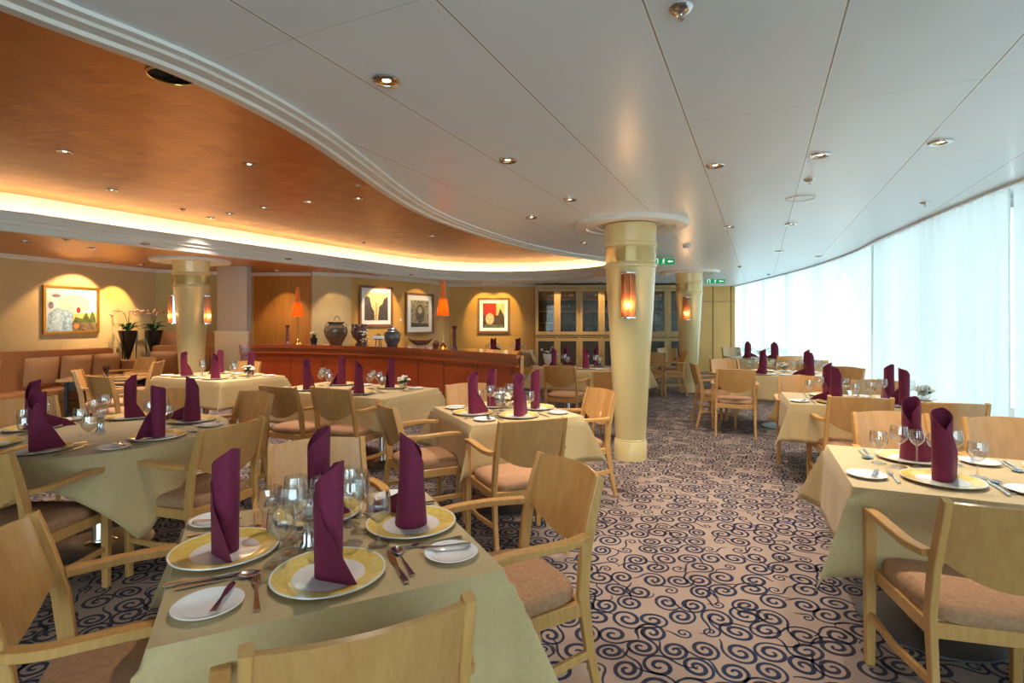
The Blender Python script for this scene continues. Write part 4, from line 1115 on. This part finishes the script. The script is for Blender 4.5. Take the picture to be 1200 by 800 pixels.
# ------------------------------------------------------------------ WINE CABINETS
def make_cabinet():
    t = thing('wine_cabinet', '', 'cabinet')
    w = .597/2
    b = MB().box(-w,w,.0,.40,0,.10).box(-w,-w+.02,.0,.40,.1,2.46).box(w-.02,w,.0,.40,.1,2.46).box(-w+.02,w-.02,.38,.40,.1,2.46).box(-w+.02,w-.02,0,.38,2.42,2.46).box(-w+.02,w-.02,.0,.38,1.04,1.10)
    b.box(-w-.001,w+.001,-.02,.0,2.38,2.46)
    obj('body', b, CABW, t, smooth=0)
    obj('interior', MB().box(-w+.021,w-.021,.374,.379,.1,2.42).box(-w+.021,-w+.025,.01,.374,.1,2.42).box(w-.025,w-.021,.01,.374,.1,2.42), DARK, t, smooth=0)
    s = MB()
    for z in (1.42,1.74,2.06): s.box(-w+.02,w-.02,.05,.38,z,z+.014)
    obj('shelves', s, GLASS if False else CABW, t, smooth=0)
    for (z0, z1, nm) in ((1.11,2.37,'glass_door'),(.12,1.02,'lower_door')):
        d = MB(); fw = .085
        d.box(-w+.004,-w+fw,-.024,-.001,z0,z1); d.box(w-fw,w-.004,-.024,-.001,z0,z1); d.box(-w+fw,w-fw,-.024,-.001,z0,z0+fw); d.box(-w+fw,w-fw,-.024,-.001,z1-fw,z1)
        do = obj(nm, d, CABW, t, smooth=0)
        obj('pane', MB().box(-w+fw,w-fw,-.014,-.010,z0+fw,z1-fw), CABG if nm == 'glass_door' else DARK, do, smooth=0)
        obj('knob', MB().blob((w-.04,-.034,(z0+z1)/2), .012, 10, 6), BRASS, do)
    return t
P_cab = Proto(make_cabinet)
CW = ['leftmost of the row','second from the left','third from the left','fourth from the left, partly behind the near column','fifth, hidden mostly by the near column','right of the near column','rightmost, behind the farther column']
def make_bottle(): return tag(obj('wine_bottle', MB().lathe([(0,0),(.036,0),(.038,.01),(.038,.18),(.03,.21),(.014,.235),(.013,.28),(.015,.285),(0,.29)], 14), simple('dark_bottle_glass', (24,30,20), .1, coat=.5)), '', 'bottle')
P_bot = Proto(make_bottle)
P_cg = Proto(make_glass('stemmed_glass', .17,.036,.03,.032,.08))
for k in range(7):
    x = .93 + k*.60
    P_cab.put((x, 14.50, 0), 0, 'light oak wine cabinet with glass door, %s' % CW[k], 'wine cabinets on the back wall')
    if k in (0,1,2,3,5):
        for r, (z, fn) in enumerate(((1.10,P_bot),(1.434,P_bot),(1.754,P_cg),(2.074,P_cg))):
            for i in range(4):
                fn.put((x-.16+.107*i+rnd.uniform(-.012,.012), 14.50+rnd.uniform(.14,.26), z+.001), rnd.random(), ('dark wine bottle' if fn is P_bot else 'clear stemmed glass')+' on the %s shelf of the cabinet %s' % (['bottom','second','third','top'][r], ['leftmost','second from left','third from left','beside near column','','right of near column'][k]), 'bottles in the wine cabinets' if fn is P_bot else 'glasses in the wine cabinets')
    if k in (0,1,2,3,5): light('cabinet_light', 'AREA', (x, 14.60, 2.40), 1.6, (1,.8,.55), None, .06)

# ------------------------------------------------------------------ LOUNGE: banquette, cushions, table, planters
dl = Vector((.2622,.965)); nl = Vector((.965,-.2622))     # along / out of the left wall
base = Vector((-7.05,9.55)) + nl*.08
def L2(s, o): p = base + dl*s + nl*o; return (p.x, p.y)
def rbox(mb, P4, z0, z1, r=.03):
    c = sum((Vector(p) for p in P4), Vector((0,0)))/4
    def ins(k): return [tuple(c+(Vector(p)-c)*(1-k)) for p in P4]
    rows = [(ins(.03),z0),(ins(0),z0+r),(ins(0),z1-r),(ins(.012),z1-r*.35),(ins(.05),z1)]
    vs = [(x,y,z) for pts, z in rows for x, y in pts]; fs = [(3,2,1,0)]
    for j in range(4):
        for i in range(4): fs.append((j*4+i, j*4+(i+1)%4, (j+1)*4+(i+1)%4, (j+1)*4+i))
    fs.append((16,17,18,19)); mb.add(vs, fs)
def quad(s0, s1, o0, o1): return [L2(s0,o0), L2(s0,o1), L2(s1,o1), L2(s1,o0)]
t = thing('banquette_sofa', 'long brown banquette sofa along the left wall under the painting', 'sofa')
mb = MB(); rbox(mb, quad(-3.6,-.30,.0,.62), .02, .26, .02); obj('base', mb, SOFA, t)
for k in range(4):
    mb = MB(); rbox(mb, quad(-3.6+k*.825,-3.6+(k+1)*.825-.01,.20,.64), .27, .45, .04); obj('seat_cushion', mb, SOFA, t, smooth=50)
mb = MB(); rbox(mb, quad(-3.6,-.30,.0,.19), .27, 1.02, .05); obj('back', mb, SOFA, t, smooth=50)
def make_cushion():
    def pc(sgn):
        return lambda u, v: ((u-.5)*.46*(1-.10*(2*v-1)**2*0 - .06*(1-(2*v-1)**2)*0), sgn*.075*((1-(2*u-1)**4)*(1-(2*v-1)**4))**.6, (v-.5)*.46)
    mb = MB().grid(pc(1), 12, 12).grid(pc(-1), 12, 12)
    return tag(obj('scatter_cushion', mb, CUSH, smooth=70), '', 'cushion')
P_cu = Proto(make_cushion)
for k, (s, w) in enumerate([(-2.9,'farthest left on the banquette sofa'),(-2.25,'second from left on the banquette sofa'),(-1.5,'in the middle of the banquette sofa'),(-1.0,'fourth along the banquette sofa'),(-.52,'at the right end of the banquette sofa')]):
    p = L2(s, .32); o = P_cu.put((p[0], p[1], .70), math.atan2(dl.y, dl.x), 'square tan scatter cushion %s' % w, 'cushions on the banquette'); o.rotation_euler.x = .12
# second sofa by the wainscot
mb = MB(); rbox(mb, quad(-.29,-.16,.0,.62), .02, .80, .05); obj('arm', mb, SOFA, t, smooth=50)
t = thing('small_sofa', 'brown two-seat sofa behind the table by the lounge column', 'sofa', (-6.2,10.15,0), math.radians(14))
mb = MB(); mb.box(-.5,.5,-.72,0,.03,.27); obj('base', mb, SOFA, t)
mb = MB(); rbox(mb, [(-.5,-.74),(.5,-.74),(.5,-.2),(-.5,-.2)], .275, .45, .04); obj('seat_cushion', mb, SOFA, t, smooth=50)
mb = MB(); rbox(mb, [(-.5,-.19),(.5,-.19),(.5,0),(-.5,0)], .275, 1.02, .05); obj('back', mb, SOFA, t, smooth=50)
for dx, w in ((-.26,'left cushion on the small sofa'),(.24,'right cushion on the small sofa')):
    a = math.radians(14); P_cu.put((-6.2+dx*math.cos(a)+.27*math.sin(a), 10.15+dx*math.sin(a)-.27*math.cos(a), .69), a, 'square tan scatter cushion, the %s' % w, 'cushions on the small sofa').rotation_euler.x = .1
# lounge table
t = thing('lounge_table', 'low tan-topped table with black box base before the banquette', 'table', (-6.22,8.2,0), math.radians(20))
obj('tabletop', MB().box(-.52,.52,-.34,.34,.585,.625), WOODP, t)
b = MB()
for s in (-1,1):
    b.box(s*.42-.02,s*.42+.02,-.28,-.24,0,.585).box(s*.42-.02,s*.42+.02,.24,.28,0,.585)
b.box(-.42,.42,-.27,-.25,.46,.585).box(-.42,.42,.25,.27,.46,.585).box(-.42,.42,-.26,.26,.08,.10).box(-.02,.02,-.28,-.24,0,.585)
obj('frame_base', b, BLACK, t, smooth=0)
t = thing('dark_flower_vase', 'small dark vase of blooms on the lounge table', 'vase', (-6.2,8.15,.626))
obj('vase', MB().lathe([(0,0),(.035,0),(.03,.01),(.012,.03),(.03,.07),(.04,.10),(.036,.10),(0,.05)], 18), BLACK, t)
bl = MB(); 
for k in range(12): a = k*2.4; bl.blob((.035*math.cos(a), .035*math.sin(a), .11+.02*(k%3)), .02, 7, 5)
obj('blossoms', bl, simple('dark_blooms', (70,30,30), .6), t, smooth=80)
chair(-6.12, 8.95, -112, 'beech armchair behind the low lounge table')
chair(-5.32, 8.05, 196, 'beech armchair at the right end of the low lounge table')
def make_planter():
    t = thing('tall_planter', '', 'plant')
    obj('pot', MB().lathe([(0,.80),(.03,.80),(.06,.90),(.11,1.1),(.15,1.28),(.155,1.30),(.14,1.30),(.13,1.27),(0,1.24)], 28), BLACK, t)
    for k in range(3):
        a = k*2*PI/3+.5
        obj('leg', MB().sweep([(.15*math.cos(a), .15*math.sin(a), 0),(.13*math.cos(a), .13*math.sin(a), .5),(.125*math.cos(a), .125*math.sin(a), 1.0),(.145*math.cos(a), .145*math.sin(a), 1.27)], [.03,.025,.03,.04], .02), BLACK, t)
    obj('stem_support', MB().lathe([(.0,.0),(.10,0),(.10,.02),(.02,.03),(.018,.80),(0,.81)], 16), BLACK, t)
    r = random.Random(12); lf = MB(); fl = MB(); st = MB()
    for k in range(26):
        a = r.uniform(0,2*PI); R_ = r.uniform(.12,.28); p = Vector((R_*math.cos(a), R_*math.sin(a), 1.30+r.uniform(.0,.18))); q = Vector((0,0,1.27)); m = q.lerp(p,.5)+Vector((0,0,.07)); sd = Vector((-math.sin(a), math.cos(a), 0))*.03; h_ = Vector((0,0,.004))
        lf.add([q,m+sd,p,m-sd,q+h_,m+sd+h_,p+h_,m-sd+h_], [(0,1,2,3),(7,6,5,4),(0,4,5,1),(1,5,6,2),(2,6,7,3),(3,7,4,0)])
    for k in range(5):
        a = k*1.3+.4; pts = [(0,0,1.27)]; 
        for j in range(1,9): s = j/8; pts.append((.32*s*s*math.cos(a), .32*s*s*math.sin(a), 1.27+.42*math.sin(s*2.2)/1.0*.95))
        st.sweep(pts, .006, .006, rnd_=True)
        for j in range(4,9):
            p = pts[j]; fl.blob((p[0]+r.uniform(-.02,.02), p[1]+r.uniform(-.02,.02), p[2]+r.uniform(-.015,.02)), .022, 6, 4, (1,1,.7))
    obj('leaves', lf, GREEN, t, smooth=0); obj('stems', st, GREEN, t); obj('orchid_blossoms', fl, PINK, t, smooth=80)
    return t
P_pl = Proto(make_planter)
P_pl.put((-7.0,9.72,0), 0, 'tall black orchid planter on legs, left of the pair', 'tall black planters'); P_pl.put((-6.86,10.22,0), 1.1, 'tall black orchid planter on legs, right of the pair', 'tall black planters')

# ------------------------------------------------------------------ WORLD, CAMERA
w = bpy.data.worlds.new('world'); bpy.context.scene.world = w; w.use_nodes = True
nt = w.node_tree; nt.nodes.clear(); bg = nt.nodes.new('ShaderNodeBackground'); wo = nt.nodes.new('ShaderNodeOutputWorld')
bg.inputs[0].default_value = (.74,.95,1.0,1); bg.inputs[1].default_value = 5.4; nt.links.new(bg.outputs[0], wo.inputs[0])
cam = bpy.data.cameras.new('camera'); cam.sensor_width = 36; cam.lens = 36*625/1200; cam.shift_y = -.0192; cam.clip_start = .05
co = bpy.data.objects.new('camera', cam); C.objects.link(co); co.location = (0,0,1.46); co.rotation_euler = (PI/2,0,0)
sc = bpy.context.scene; sc.camera = co
sc.view_settings.view_transform = 'Standard'; sc.view_settings.look = 'None'; sc.view_settings.gamma = 1; sc.view_settings.use_curve_mapping = False
sc.view_settings.exposure = 0.34
sc.cycles.max_bounces = 8; sc.cycles.diffuse_bounces = 5; sc.cycles.transparent_max_bounces = 24; sc.cycles.glossy_bounces = 4
sc.cycles.sample_clamp_indirect = 6; sc.cycles.use_denoising = True; sc.cycles.caustics_reflective = False; sc.cycles.caustics_refractive = False
